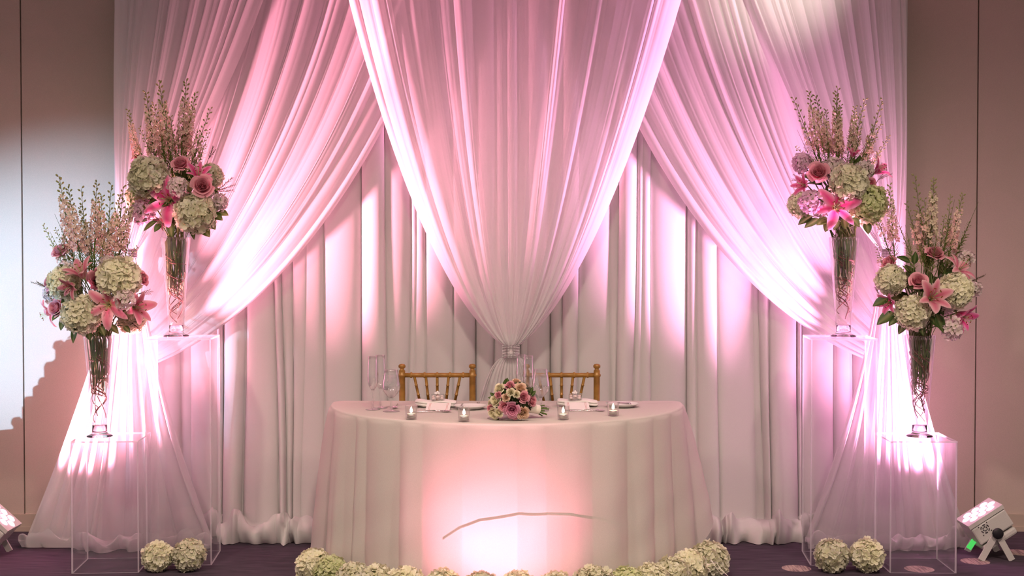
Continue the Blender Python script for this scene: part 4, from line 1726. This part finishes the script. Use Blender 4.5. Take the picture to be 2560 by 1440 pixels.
for h_, tp, kd in [((2220, 745), (2183, 762), 0), ((2235, 780), (2193, 808), 0), ((2250, 785), (2222, 812), 0), ((2265, 800), (2247, 834), 0),
                   ((2250, 675), (2247, 715), 0), ((2320, 790), (2352, 818), 0), ((2340, 785), (2362, 830), 0), ((2275, 655), (2245, 640), 0),
                   ((2285, 660), (2290, 630), 0), ((2300, 805), (2310, 838), 0)]:
    d_.leaf(h_[0], h_[1], tp, kd)
d_.sprig(2425, 705, (2466, 697))
d_.sprig(2200, 740, (2180, 718))
d_.larkspurs([(2284, 441, 'bud'), (2341, 450, 'white'), (2405, 488, 'pink'), (2386, 492, 'bud'), (2264, 507, 'bud'), (2222, 464, 'pink', (2262, 640)),
              (2183, 502, 'bud', (2235, 640)), (2190, 611, 'bud', (2225, 700)), (2414, 585, 'bud'), (2285, 530, 'pink'), (2312, 500, 'bud'), (2362, 540, 'bud')], (2325, 660))


# ------------------------------------------------------------------ hydrangeas on the carpet
def floor_hydrangea(px, py, y, r, label, grp, kind=0, zmin=None):
    p = at(px, py, y)
    z = r * 0.86 + 0.004 if zmin is None else zmin
    t = thing('cut_hydrangea', label, 'flower', (p.x, y, z), 0, grp)
    rn = random.Random(int(px * 7))
    q = frame_q((rn.uniform(-0.4, 0.4), -0.6, 0.8), rn.uniform(0, 6))
    sc = r / 0.084
    obj('florets', (HYD + HYDG + HYDP)[kind], t, (0, 0, 0), q, sc)
    obj('core', CORE, t, (0, 0, 0), q, sc)
    m = MB()
    dr = Vector((rn.choice((-1, 1)) * 0.5, 0.8, -0.35)).normalized()
    m.tube([dr * 0.03, dr * (r * 1.0)], 0.003, 6)
    obj('stem', m.mesh('stem', 'stem'), t)


floor_hydrangea(394, 1402, 6.11, 0.076, 'lower cut cream hydrangea before the tall pedestal by the blue-lit wall', 'hydrangeas at pedestal foot')
floor_hydrangea(472, 1388, 6.12, 0.082, 'taller cut cream hydrangea before the tall pedestal by the blue-lit wall', 'hydrangeas at pedestal foot', 1)
floor_hydrangea(2080, 1393, 6.105, 0.084, 'cut cream hydrangea before the tall pedestal by the beige wall, nearer the table', 'hydrangeas at pedestal foot', 2)
floor_hydrangea(2168, 1393, 6.105, 0.084, 'cut cream hydrangea before the tall pedestal by the beige wall, nearer the uplight', 'hydrangeas at pedestal foot', 0)
ORD = ['first', 'second', 'third', 'fourth', 'fifth', 'sixth', 'seventh', 'eighth', 'ninth', 'tenth', 'eleventh', 'twelfth', 'thirteenth', 'fourteenth', 'fifteenth']
HR = [0.094, 0.086, 0.084, 0.082, 0.086, 0.098, 0.086, 0.092, 0.088, 0.090, 0.092, 0.086, 0.080, 0.082, 0.086]
an = math.radians(-23)
o_an = np.arctan2(out[:500, 1], out[:500, 0])
for i, hr in enumerate(HR):
    da = np.abs(o_an - an)
    rr = TR + float(cloth_point(0.88)[0][:500][da < 0.10].max()) + hr * 0.84
    if i:
        an -= 0.87 * (HR[i - 1] + hr) / rr
        da = np.abs(o_an - an)
        rr = TR + float(cloth_point(0.88)[0][:500][da < 0.10].max()) + hr * 0.84
    x, y = TC.x + rr * math.cos(an), TC.y + rr * math.sin(an)
    floor_hydrangea(1280 + x / y * F_PX, 1440, y, hr, 'cut cream hydrangea along the tablecloth hem, ' + ORD[i] + ' from the lifted corner',
                    'hydrangeas along the hem', [1, 0, 2, 1, 3, 0, 2, 1, 0, 2, 0, 2, 1, 3, 0][i])
m = MB()
P0 = at(1768, 1412, 5.80)
for k in range(3):
    P, nR = [], 14
    for j in range(nR + 1):
        t_ = j / nR
        c_ = P0 + Vector((0.095 * t_ + 0.012 * math.sin(5 * t_ + k), -0.02 * t_ - 0.012 * k, 0.030 * math.sin(2.6 * t_ + 0.5 * k) - (0.035 + 0.012 * k) * t_))
        c_.z = max(c_.z, 0.006)
        wd_ = 0.0045 * (1 - 0.6 * t_)
        tw = 1.2 + 2.0 * t_ + k
        for sgn in (-1, 1):
            P.append(c_ + Vector((0, math.sin(tw), math.cos(tw))) * wd_ * sgn)
    m.grid(P, 1, nR)
rb = obj('ribbon_tail', m.mesh('ribbon_tail', 'ribbon'))
tag(rb, 'loose cream ribbon ends beside the piled hydrangeas', 'ribbon')


# ------------------------------------------------------------------ chairs
def chiavari(x, y, label):
    t = thing('chiavari_chair', label, 'chair', (x, y, 0), 0, 'gold chiavari chairs')
    w = 0.172
    top = 0.90

    def bamboo(p0, p1, r, rings, name, sides=10):
        m = MB()
        p0, p1 = Vector(p0), Vector(p1)
        P, Rr = [], []
        ts = sorted(set([0.0, 1.0] + [min(1, max(0, q_ + e_)) for q_ in rings for e_ in (-0.018, -0.008, 0.008, 0.018)]))
        for t_ in ts:
            P.append(p0.lerp(p1, t_))
            near = min([abs(t_ - q_) for q_ in rings] + [1])
            Rr.append(r * (1.28 if near < 0.012 else 1.0))
        m.tube(P, Rr, sides)
        return obj(name, m.mesh(name, 'gold_wood'), t)

    for sx in (-1, 1):
        bamboo((sx * w, 0.03, 0.44), (sx * w, 0.0, top), 0.0155, [0.15, 0.4, 0.62, 0.95], 'back_post')
        bamboo((sx * w, 0.06, 0.0), (sx * w, 0.03, 0.44), 0.016, [0.3, 0.6, 0.9], 'leg')
        bamboo((sx * 0.19, -0.36, 0.0), (sx * 0.185, -0.35, 0.43), 0.016, [0.3, 0.6, 0.9], 'leg')
        m = MB()
        m.lathe([(0.0155, 0), (0.010, 0.006), (0.010, 0.010), (0.017, 0.016), (0.018, 0.024), (0.012, 0.032), (0, 0.034)], 14, (sx * w, 0.0, top))
        obj('finial', m.mesh('finial', 'gold_wood'), t)
        bamboo((sx * 0.18, 0.04, 0.2), (sx * 0.187, -0.355, 0.2), 0.009, [0.3, 0.7], 'stretcher')
    bamboo((-w, 0.002, 0.878), (w, 0.002, 0.878), 0.0115, [0.13, 0.32, 0.5, 0.68, 0.87], 'top_rail')
    bamboo((-w, 0.012, 0.738), (w, 0.012, 0.738), 0.0105, [0.13, 0.32, 0.5, 0.68, 0.87], 'lower_rail')
    bamboo((-w, 0.024, 0.53), (w, 0.024, 0.53), 0.0105, [0.2, 0.5, 0.8], 'lower_rail')
    for k in range(5):
        f = (k - 2) / 2
        bamboo((f * 0.085, 0.012, 0.742), (f * 0.112, 0.002, 0.872), 0.0068, [0.3, 0.66], 'spindle')
    bamboo((-0.185, -0.35, 0.22), (0.185, -0.35, 0.22), 0.009, [0.3, 0.7], 'stretcher')
    m = MB()
    m.box((0, -0.16, 0.445), (0.40, 0.40, 0.026))
    s = obj('seat', m.mesh('seat', 'gold_wood', False), t)
    bv = s.modifiers.new('bevel', 'BEVEL')
    bv.width = 0.01
    bv.segments = 2
    m = MB()
    m.box((0, -0.16, 0.478), (0.37, 0.37, 0.04))
    s = obj('cushion', m.mesh('cushion', 'napkin', False), s)
    bv = s.modifiers.new('bevel', 'BEVEL')
    bv.width = 0.018
    bv.segments = 3
    return t


CH_Y = 6.47
chiavari(at(1093, 950, CH_Y).x, CH_Y, 'gold chiavari chair behind the lone flutes and napkin')
chiavari(at(1404, 950, CH_Y).x, CH_Y, 'gold chiavari chair partly hidden by glasses and bouquet')


# ------------------------------------------------------------------ glassware
def goblet_meshes():
    m = MB()
    prof = [(0.0, 0.060), (0.010, 0.062), (0.022, 0.072), (0.036, 0.092), (0.0415, 0.110), (0.040, 0.128), (0.036, 0.150), (0.0325, 0.172), (0.0305, 0.188)]
    inner = [(r - 0.0012, z) for r, z in reversed(prof[1:])]
    m.lathe(prof + inner + [(0, 0.063)], 32)
    bowl = m.mesh('bowl', 'stemglass')
    m = MB()
    m.lathe([(0, 0), (0.038, 0.0), (0.0385, 0.0018), (0.016, 0.004), (0.006, 0.010), (0.0048, 0.025), (0.0048, 0.050), (0.007, 0.057), (0.010, 0.0605), (0, 0.0605)], 28)
    stem = m.mesh('stem', 'stemglass')
    m = MB()
    wp = [(0.0, 0.0645), (0.008, 0.065), (0.020, 0.0735), (0.0342, 0.0925), (0.0396, 0.110), (0.0382, 0.128), (0.0342, 0.150), (0.0317, 0.164), (0.0, 0.164)]
    m.lathe(wp, 32)
    water = m.mesh('water', 'icewater')
    return bowl, stem, water


def flute_meshes():
    m = MB()
    prof = [(0.0, 0.088), (0.008, 0.092), (0.018, 0.108), (0.0235, 0.130), (0.0250, 0.155), (0.0240, 0.190), (0.0220, 0.225), (0.0205, 0.245)]
    inner = [(r - 0.001, z) for r, z in reversed(prof[1:])]
    m.lathe(prof + inner + [(0, 0.091)], 28)
    bowl = m.mesh('bowl', 'stemglass')
    m = MB()
    m.lathe([(0, 0), (0.033, 0.0), (0.0335, 0.0016), (0.012, 0.004), (0.0045, 0.010), (0.0036, 0.03), (0.0036, 0.075), (0.006, 0.084), (0.009, 0.0905), (0, 0.0905)], 28)
    return bowl, m.mesh('stem', 'stemglass')


GOB, FLU = goblet_meshes(), flute_meshes()


def on_table(px, y):
    p = at(px, 1000, y)
    return Vector((p.x, y, TOP))


def goblet(px, y, label):
    t = thing('water_goblet', label, 'glass', on_table(px, y), 0, 'water goblets')
    for nm, me in zip(('bowl', 'stem', 'iced_water'), GOB):
        obj(nm, me, t)
    ic = MB()
    for k in range(3):
        ic.box((0.012 * math.cos(k * 2.1), 0.012 * math.sin(k * 2.1), 0.158 - 0.012 * k), (0.019, 0.019, 0.017), Matrix.Rotation(k * 0.8, 3, 'Z') @ Matrix.Rotation(0.4 * k, 3, 'X'))
    obj('ice', ic.mesh('ice', 'icewater', False), t)


def flute(px, y, label):
    t = thing('champagne_flute', label, 'glass', on_table(px, y), 0, 'champagne flutes')
    for nm, me in zip(('bowl', 'stem'), FLU):
        obj(nm, me, t)


flute(932, 6.03, 'empty champagne flute standing at the table end, outermost of its pair')
flute(951, 6.10, 'empty champagne flute between the outer flute and the water goblet')
goblet(978, 5.965, 'iced water goblet beside the pair of flutes at the table end')
flute(1303, 6.14, 'empty champagne flute above the bouquet, farther from the goblet')
flute(1321, 6.06, 'empty champagne flute between bouquet and water goblet')
goblet(1352, 5.99, 'iced water goblet beside the bouquet handle')


# ------------------------------------------------------------------ votives
def votive(px, y, label):
    t = thing('votive_candle', label, 'candle', on_table(px, y), 0, 'votive candles')
    m = MB()
    m.lathe([(0, 0), (0.0225, 0), (0.0235, 0.004), (0.0265, 0.058), (0.0270, 0.060), (0.0255, 0.060), (0.0225, 0.006), (0, 0.006)], 28)
    obj('holder', m.mesh('holder', 'votive_glass'), t)
    m = MB()
    m.lathe([(0, 0.0065), (0.0195, 0.0065), (0.0198, 0.024), (0.0192, 0.024), (0.0192, 0.022), (0, 0.022)], 24)
    tin = obj('tin', m.mesh('tin', 'tin'), t)
    m = MB()
    m.lathe([(0.0, 0.0222), (0.0190, 0.0222), (0.0190, 0.0240), (0.012, 0.0232), (0.0, 0.0228)], 24)
    obj('wax', m.mesh('wax', 'wax'), tin)
    m = MB()
    m.tube([(0, 0, 0.022), (0.0005, 0, 0.030)], 0.0008, 5)
    obj('wick', m.mesh('wick', 'black'), tin)
    m = MB()
    m.lathe([(0, 0.0275), (0.0042, 0.031), (0.0064, 0.036), (0.0052, 0.043), (0.0022, 0.051), (0, 0.056)], 12)
    obj('flame', m.mesh('flame', 'flame'), tin)


votive(1028, 5.675, 'lit votive candle in clear glass near the water goblet at the table end')
votive(1160, 5.60, 'lit votive candle in front of the bread plate beside the bouquet')
votive(1408, 5.665, 'lit votive candle in front of the napkin, past the bouquet handle')
votive(1533, 5.80, 'lit votive candle in front of the farther bread plate')


# ------------------------------------------------------------------ place settings
def napkin(px, y, wpx, label, rz):
    t = thing('folded_napkin', label, 'napkin', on_table(px, y), rz, 'folded napkins')
    w = wpx / F_PX * y / 2
    m = MB()
    nu, nv = 30, 16
    for layer in range(2):
        P = []
        for j in range(nv + 1):
            a = -PI / 2 + 2 * PI * j / nv
            for i in range(nu + 1):
                s = i / nu * 2 - 1
                en = math.sqrt(max(0, 1 - abs(s) ** 5))
                hh = (0.0125 - 0.002 * layer) * (0.55 + 0.45 * en) * (1 - 0.18 * math.sin(3 * s + layer) * 0.5)
                dpt = 0.055 * (0.6 + 0.4 * en)
                P.append((s * w * (1 - 0.02 * layer), dpt * math.cos(a) * 0.9, 0.0128 + 0.011 * layer + hh * math.sin(a) * 0.95 + 0.003 * math.sin(5 * s)))
        m.grid(P, nu, nv)
    obj('cloth_fold', m.mesh('cloth_fold', 'napkin'), t)
    return t


def favor_box(px, y, z, label, rz):
    p = on_table(px, y)
    t = thing('favor_box', label, 'gift box', (p.x, y, z), rz, 'clear favor boxes')
    w, h = 0.060, 0.026
    m = MB()
    m.box((0, 0, h / 2), (w, 0.05, h))
    obj('box', m.mesh('box', 'stemglass', False), t)
    cm = MB()
    cm.ball((0, 0, 0), (0.010, 0.0075, 0.006), 10, 6)
    cme = cm.mesh('candy', 'candy')
    rn = random.Random(3)
    for k in range(9):
        obj('candy', cme, t, (-0.019 + 0.019 * (k % 3), -0.014 + 0.013 * (k // 3), 0.008 + 0.008 * (k % 2)), (rn.uniform(-0.3, 0.3), rn.uniform(-0.3, 0.3), rn.uniform(0, 3)))
    pm_ = MB()
    pm_.ball((0, 0, 0), 0.0055, 10, 6)
    pme = pm_.mesh('pearl', 'pearl')
    for k in range(6):
        a_ = k * PI / 3
        obj('pearl', pme, t, (0.010 * math.cos(a_) * (k > 0), 0.008 * math.sin(a_) * (k > 0), h + 0.005 + (0.006 if k == 0 else 0)))
    return t


def menu_card(px, y, label, rz):
    p = on_table(px, y)
    m = MB()
    xs = [-0.055, -0.043, -0.0415, -0.038, -0.0365, 0.0365, 0.038, 0.0415, 0.043, 0.055]
    for i in range(len(xs) - 1):
        mi = 1 if i in (1, 3, 5, 7) else 0
        x0, x1 = xs[i], xs[i + 1]
        m.add([(x0, -0.045, 0), (x1, -0.045, 0), (x1, 0.045, 0), (x0, 0.045, 0), (x0, -0.045, 0.0008), (x1, -0.045, 0.0008), (x1, 0.045, 0.0008), (x0, 0.045, 0.0008)],
              [(3, 2, 1, 0), (4, 5, 6, 7), (0, 1, 5, 4), (2, 3, 7, 6)], mi)
    o = obj('menu_card', m.mesh('menu_card', ['card', 'card_line'], False), None, (p.x, y, TOP + 0.014), (math.radians(15), 0, rz))
    tag(o, label, 'card', 'striped menu cards')


def fork_mesh():
    m = MB()
    P = [(-0.095, 0, 0.004), (-0.075, 0, 0.0035), (-0.03, 0, 0.003), (0.005, 0, 0.007), (0.03, 0, 0.010), (0.048, 0, 0.006)]
    Wd = [0.008, 0.009, 0.005, 0.0035, 0.006, 0.011]
    V_, F_ = [], []
    for (x, y, z), w in zip(P, Wd):
        V_ += [(x, -w, z), (x, w, z), (x, w, z + 0.0018), (x, -w, z + 0.0018)]
    for i in range(len(P) - 1):
        for k in range(4):
            k2 = (k + 1) % 4
            F_.append((4 * i + k, 4 * i + k2, 4 * i + 4 + k2, 4 * i + 4 + k))
    F_ += [(3, 2, 1, 0)]
    m.add(V_, F_)
    handle = m
    tn = MB()
    for k in range(4):
        y = -0.009 + 0.006 * k
        tn.tube([(0.046, y, 0.0068), (0.068, y, 0.0045), (0.088, y, 0.009)], [0.0016, 0.0014, 0.0008], 5)
    return handle.mesh('handle', 'silver'), tn.mesh('tines', 'silver')


def spoon_mesh():
    h, _ = MB(), 0
    h.tube([(-0.095, 0, 0.004), (-0.07, 0, 0.0035), (0.0, 0, 0.005), (0.04, 0, 0.009), (0.056, 0, 0.0065)], [0.0035, 0.003, 0.0022, 0.002, 0.003], 6)
    b = MB()
    n_ = 12
    P = []
    for j in range(5):
        f = j / 4
        for i in range(n_ + 1):
            a = 2 * PI * i / n_
            P.append((0.078 + 0.026 * f * math.cos(a), 0.017 * f * math.sin(a), 0.0015 + 0.0075 * f * f))
    b.grid(P, n_, 4)
    return h.mesh('handle', 'silver'), b.mesh('bowl', 'silver')


def knife_mesh():
    h = MB()
    h.tube([(-0.09, 0, 0.006), (-0.08, 0, 0.006), (-0.03, 0, 0.005), (0.0, 0, 0.005)], [0.006, 0.0075, 0.005, 0.0035], 8)
    b = MB()
    b.add([(0, -0.005, 0.005), (0.07, -0.008, 0.005), (0.09, 0.002, 0.005), (0.0, 0.005, 0.005), (0, -0.005, 0.0065), (0.07, -0.008, 0.006), (0.09, 0.002, 0.006), (0.0, 0.005, 0.0065)],
          [(3, 2, 1, 0), (4, 5, 6, 7), (0, 1, 5, 4), (1, 2, 6, 5), (2, 3, 7, 6), (3, 0, 4, 7)])
    return h.mesh('handle', 'silver'), b.mesh('blade', 'silver', False)


FORK, SPOON, KNIFE = fork_mesh(), spoon_mesh(), knife_mesh()


def cutlery(kind, px, y, z, rz, label, sc=0.85, tilt=0.0):
    me, nm, pn = {'fork': (FORK, 'dessert_fork', ('handle', 'tines')), 'spoon': (SPOON, 'dessert_spoon', ('handle', 'bowl')), 'knife': (KNIFE, 'butter_knife', ('handle', 'blade'))}[kind]
    p = on_table(px, y)
    t = thing(nm, label, kind, (p.x, y, z), rz, 'silver cutlery')
    t.rotation_euler = (0, tilt, rz)
    for n_, m_ in zip(pn, me):
        obj(n_, m_, t, (0, 0, 0), None, sc)


def plate(px, y, r, label):
    t = None
    m = MB()
    m.lathe([(0, 0), (r * 0.58, 0), (r * 0.62, 0.002), (r * 0.97, 0.0155), (r, 0.017), (r, 0.0185), (r * 0.95, 0.0175), (r * 0.62, 0.006), (0, 0.005)], 44)
    o = obj('bread_plate', m.mesh('bread_plate', 'china'), None, on_table(px, y))
    tag(o, label, 'plate', 'white bread plates')


napkin(1090, 6.15, 104, 'folded white napkin between the lone flutes and the bouquet', 0.0)
napkin(1443, 6.17, 102, 'folded white napkin past the bouquet, before the half hidden chair', 0.0)
favor_box(1094, 6.13, TOP + 0.034, 'clear favor box of candies on the napkin nearer the lone flutes', 0.1)
favor_box(1438, 6.15, TOP + 0.034, 'clear favor box of candies on the napkin past the bouquet', -0.08)
menu_card(1096, 6.035, 'red striped menu card on the setting nearer the lone flutes', -0.04)
menu_card(1443, 6.055, 'red striped menu card on the setting past the bouquet', 0.03)
plate(1176, 6.06, 0.078, 'white bread plate between napkin and bouquet')
plate(1556, 6.14, 0.078, 'white bread plate at the end past both napkins')
cutlery('fork', 1072, 5.945, TOP, 0.0, 'silver fork before the napkin nearer the lone flutes')
cutlery('spoon', 1080, 5.925, TOP, 0.05, 'silver spoon before the napkin nearer the lone flutes')
cutlery('fork', 1455, 5.975, TOP, 0.04, 'silver fork before the napkin past the bouquet')
cutlery('spoon', 1465, 5.955, TOP, -0.03, 'silver spoon before the napkin past the bouquet')
cutlery('knife', 1154, 6.03, TOP + 0.0165, PI / 2, 'butter knife across the plate between napkin and bouquet')
cutlery('knife', 1545, 6.13, TOP + 0.0165, 2.35, 'butter knife across the plate past both napkins')
cutlery('fork', 1195, 6.23, TOP, PI / 2, 'fork pointing to the drapes behind the plate by the bouquet', 0.7)
cutlery('spoon', 990, 6.145, TOP, -PI / 2, 'spoon lying beside the goblet at the table end', 0.9)
cutlery('spoon', 1354, 6.17, TOP, -PI / 2, 'spoon lying behind the bouquet handle', 0.9)


# ------------------------------------------------------------------ bridal bouquet lying on the table
BQ = at(1285, 1008, 5.69)
bq = thing('bridal_bouquet', 'hand-tied bouquet of pink and cream roses lying on the table', 'bouquet', (BQ.x, BQ.y, TOP))
bq_c = Vector((0, 0, 0.087))
rn = random.Random(12)


def bq_pt(px, py, dy):
    p = at(px, py, BQ.y + dy)
    return p - Vector((BQ.x, BQ.y, TOP))


for px, py, r, hue, dy in [(1280, 1024, 17, 'mauve', -0.085), (1262, 1018, 14, 'pink', -0.075), (1309, 993, 13, 'pink', -0.07), (1302, 972, 13, 'peach', -0.055),
                           (1307, 1032, 14, 'peach', -0.075), (1265, 994, 9, 'peach', -0.085), (1240, 1001, 13, 'cream', -0.05), (1249, 972, 12, 'cream', -0.04),
                           (1275, 966, 12, 'pink', -0.04), (1277, 981, 9, 'cream', -0.085), (1291, 986, 8, 'cream', -0.085), (1246, 988, 8, 'pink', -0.06), (1247, 1032, 10, 'cream', -0.07),
                           (1235, 1038, 13, 'cream', -0.045), (1228, 1022, 10, 'pink', -0.03), (1284, 1043, 12, 'pink', -0.07), (1329, 1003, 12, 'pink', -0.03), (1229, 1011, 10, 'cream', -0.02),
                           (1290, 955, 10, 'peach', 0.02), (1318, 985, 12, 'cream', 0.02)]:
    p = bq_pt(px, py, dy)
    sc = r / F_PX * 5.65 / 0.042 * 1.12
    p.z = max(p.z, 0.030 * sc + 0.012)
    ax = ((p - bq_c).normalized() * 0.7 + Vector((0, -0.45, 0.1))).normalized()
    q = frame_q(ax, rn.uniform(0, 6))
    e = MB()
    h, o_, g, cx_ = ROSE[hue]
    rose_o = obj('rose', h, bq, p - ax * 0.02 * sc, q, sc)
    for k in range(5):
        obj('petal', o_, rose_o, (0, 0, 0), Quaternion((0, 0, 1), k * 2 * PI / 5 + rn.uniform(-0.15, 0.15)))
    for k in range(4):
        obj('petal', g, rose_o, (0, 0, 0), Quaternion((0, 0, 1), k * PI / 2 + 0.4))
# dark filler
m = MB()
for k in range(150):
    a_ = k * 2.4
    z_ = -0.75 + 1.7 * k / 150
    rr = math.sqrt(max(0.02, 1 - min(1, z_ * z_)))
    d0 = Vector((rr * math.cos(a_), rr * math.sin(a_), z_)).normalized()
    p = bq_c + Vector((d0.x * 0.085, d0.y * 0.075, d0.z * 0.072))
    c_ = lerp3((0.07, 0.08, 0.04), (0.20, 0.17, 0.11), rn.random())
    m.ball(p, (0.006, 0.006, 0.009), 5, 3, q=frame_q(d0), col=c_)
fb = obj('filler_berries', m.mesh('filler_berries', 'leaf'), bq)
fb['kind'] = 'stuff'
m = MB()
m.col = (0.07, 0.12, 0.03)
m.ball(bq_c, (0.075, 0.065, 0.066), 14, 10)
obj('greenery', m.mesh('greenery', 'leaf'), bq)
for px, py, tx, ty in [(1262, 968, 1264, 952), (1268, 965, 1268, 950), (1286, 968, 1290, 958), (1234, 998, 1224, 994), (1236, 992, 1228, 984), (1325, 985, 1330, 972), (1328, 990, 1336, 980), (1244, 1045, 1243, 1054)]:
    p = bq_pt(px, py, -0.03)
    tp = bq_pt(tx, ty, -0.035)
    d0 = tp - p
    L_ = d0.length
    d0.normalize()
    x = d0.cross(Vector((0, -0.8, 0.5))).normalized()
    zz = x.cross(d0).normalized()
    obj('leaf', LEAF[0], bq, p, Matrix((x, d0, zz)).transposed().to_quaternion(), max(0.3, L_ / 0.06))
h0, h1 = bq_pt(1318, 1018, 0.01), bq_pt(1347, 1024, 0.03)
m = MB()
m.tube([h0 - (h1 - h0) * 0.5, h0, h0.lerp(h1, 0.5), h1, h1 + (h1 - h0) * 0.06], [0.024, 0.023, 0.021, 0.020, 0.016], 18)
obj('ribbon_wrap', m.mesh('ribbon_wrap', 'ribbon'), bq)
for k in range(12):
    a_ = k * 2 * PI / 12
    r_ = 0.013 if k % 2 else 0.006
    ax = (h1 - h0).normalized()
    s1 = ax.cross(Vector((0, 0, 1))).normalized()
    s2 = ax.cross(s1)
    b0 = h1 + s1 * r_ * math.cos(a_) + s2 * r_ * math.sin(a_) - ax * 0.01
    m = MB()
    m.tube([b0, b0 + ax * (0.032 + 0.008 * (k % 3)) + (s1 * math.cos(a_) + s2 * math.sin(a_)) * 0.010], 0.0032, 6)
    obj('cut_stem', m.mesh('cut_stem', 'stem'), bq)

# ------------------------------------------------------------------ wedding cake and its spotlight (outside the frame; its shadow falls on the wall)
CK = Vector((-2.93, 6.03, 0))
ct = thing('cake_table', 'small round cake table at the foot of the blue-lit wall', 'table', CK)
m = MB()
m.lathe([(0, 0.70), (0.33, 0.70), (0.335, 0.712), (0.33, 0.72), (0, 0.72)], 36)
obj('tabletop', m.mesh('tabletop', 'table_wood'), ct)
m = MB()
prof_n = 72
vs, fs = [], []
for j in range(9):
    f = j / 8
    for k in range(prof_n):
        w_ = 2 * PI * k / prof_n
        r_ = 0.337 + 0.03 * f + 0.02 * f * math.sin(9 * w_)
        vs.append((r_ * math.cos(w_), r_ * math.sin(w_), 0.722 - 0.712 * f))
for j in range(8):
    for k in range(prof_n):
        k2 = (k + 1) % prof_n
        fs.append((j * prof_n + k, j * prof_n + k2, (j + 1) * prof_n + k2, (j + 1) * prof_n + k))
fs.append(tuple(range(prof_n)))
m.add(vs, fs)
obj('table_skirt', m.mesh('table_skirt', 'linen'), ct)
ck = thing('wedding_cake', 'tiered white wedding cake with flowers casting a shadow on the wall', 'cake', (CK.x, CK.y, 0.7225))
z = 0.0
for k, r in enumerate((0.215, 0.185, 0.150, 0.113, 0.078)):
    m = MB()
    h = 0.075
    m.lathe([(0, 0), (r, 0), (r, h - 0.006), (r - 0.006, h), (0, h)], 36)
    tier = obj('tier', m.mesh('tier', 'icing'), ck, (0, 0, z))
    for j in range(5):
        w_ = j * 2 * PI / 5 + k
        obj('sugar_flower', STOCK[0], tier, ((r - 0.015) * math.cos(w_), (r - 0.015) * math.sin(w_), h + 0.006), None, 0.45)
    z += h
m = MB()
obj('topper', STOCK[1], ck, (0, 0, z + 0.02), None, 0.8)
SL = Vector((-4.25, 4.0, 1.36))
sp = thing('spotlight_stand', 'spotlight on a tripod stand aimed at the wedding cake', 'stage light', (SL.x, SL.y, 0))
m = MB()
m.tube([(0, 0, 0.25), (0, 0, 1.30)], 0.014, 10)
obj('pole', m.mesh('pole', 'steel'), sp)
for k in range(3):
    w_ = k * 2 * PI / 3
    m = MB()
    m.tube([(0, 0, 0.5), (0.35 * math.cos(w_), 0.35 * math.sin(w_), 0.008)], 0.009, 8)
    obj('leg', m.mesh('leg', 'steel'), sp)
aim = at(130, 800, WALL_Y)
dl = (aim - SL).normalized()
m = MB()
m.lathe([(0, -0.20), (0.05, -0.20), (0.06, -0.15), (0.06, 0.0), (0.055, 0.0), (0.05, -0.03), (0, -0.03)], 20)
obj('lamp_head', m.mesh('lamp_head', 'black'), sp, (0, 0, 1.36), frame_q(dl))
spot('cake_spotlight_offscreen', SL + dl * 0.03, aim, 1150, (0.42, 0.70, 1.0), 36, 1.0, 0.012)

# ceiling lamps
for i, (x, y) in enumerate([(-2.2, 3.2), (0.0, 3.2), (2.2, 3.2), (1.55, 5.2)]):
    m = MB()
    m.lathe([(0.09, 3.6195), (0.09, 3.605), (0.07, 3.60), (0.065, 3.6195)], 24)
    t = thing('ceiling_downlight', ['recessed downlight above the cake side of the room', 'recessed downlight above the middle of the room',
                                    'recessed downlight above the beige wall side', 'accent downlight aimed at the lilac lit swag'][i], 'ceiling light', (x, y, 0), 0, 'ceiling downlights')
    obj('trim_ring', m.mesh('trim_ring', 'fixture'), t)
    m = MB()
    m.lathe([(0, 3.612), (0.066, 3.612)], 24)
    obj('bulb_offscreen', m.mesh('bulb', 'lamp_glow'), t)
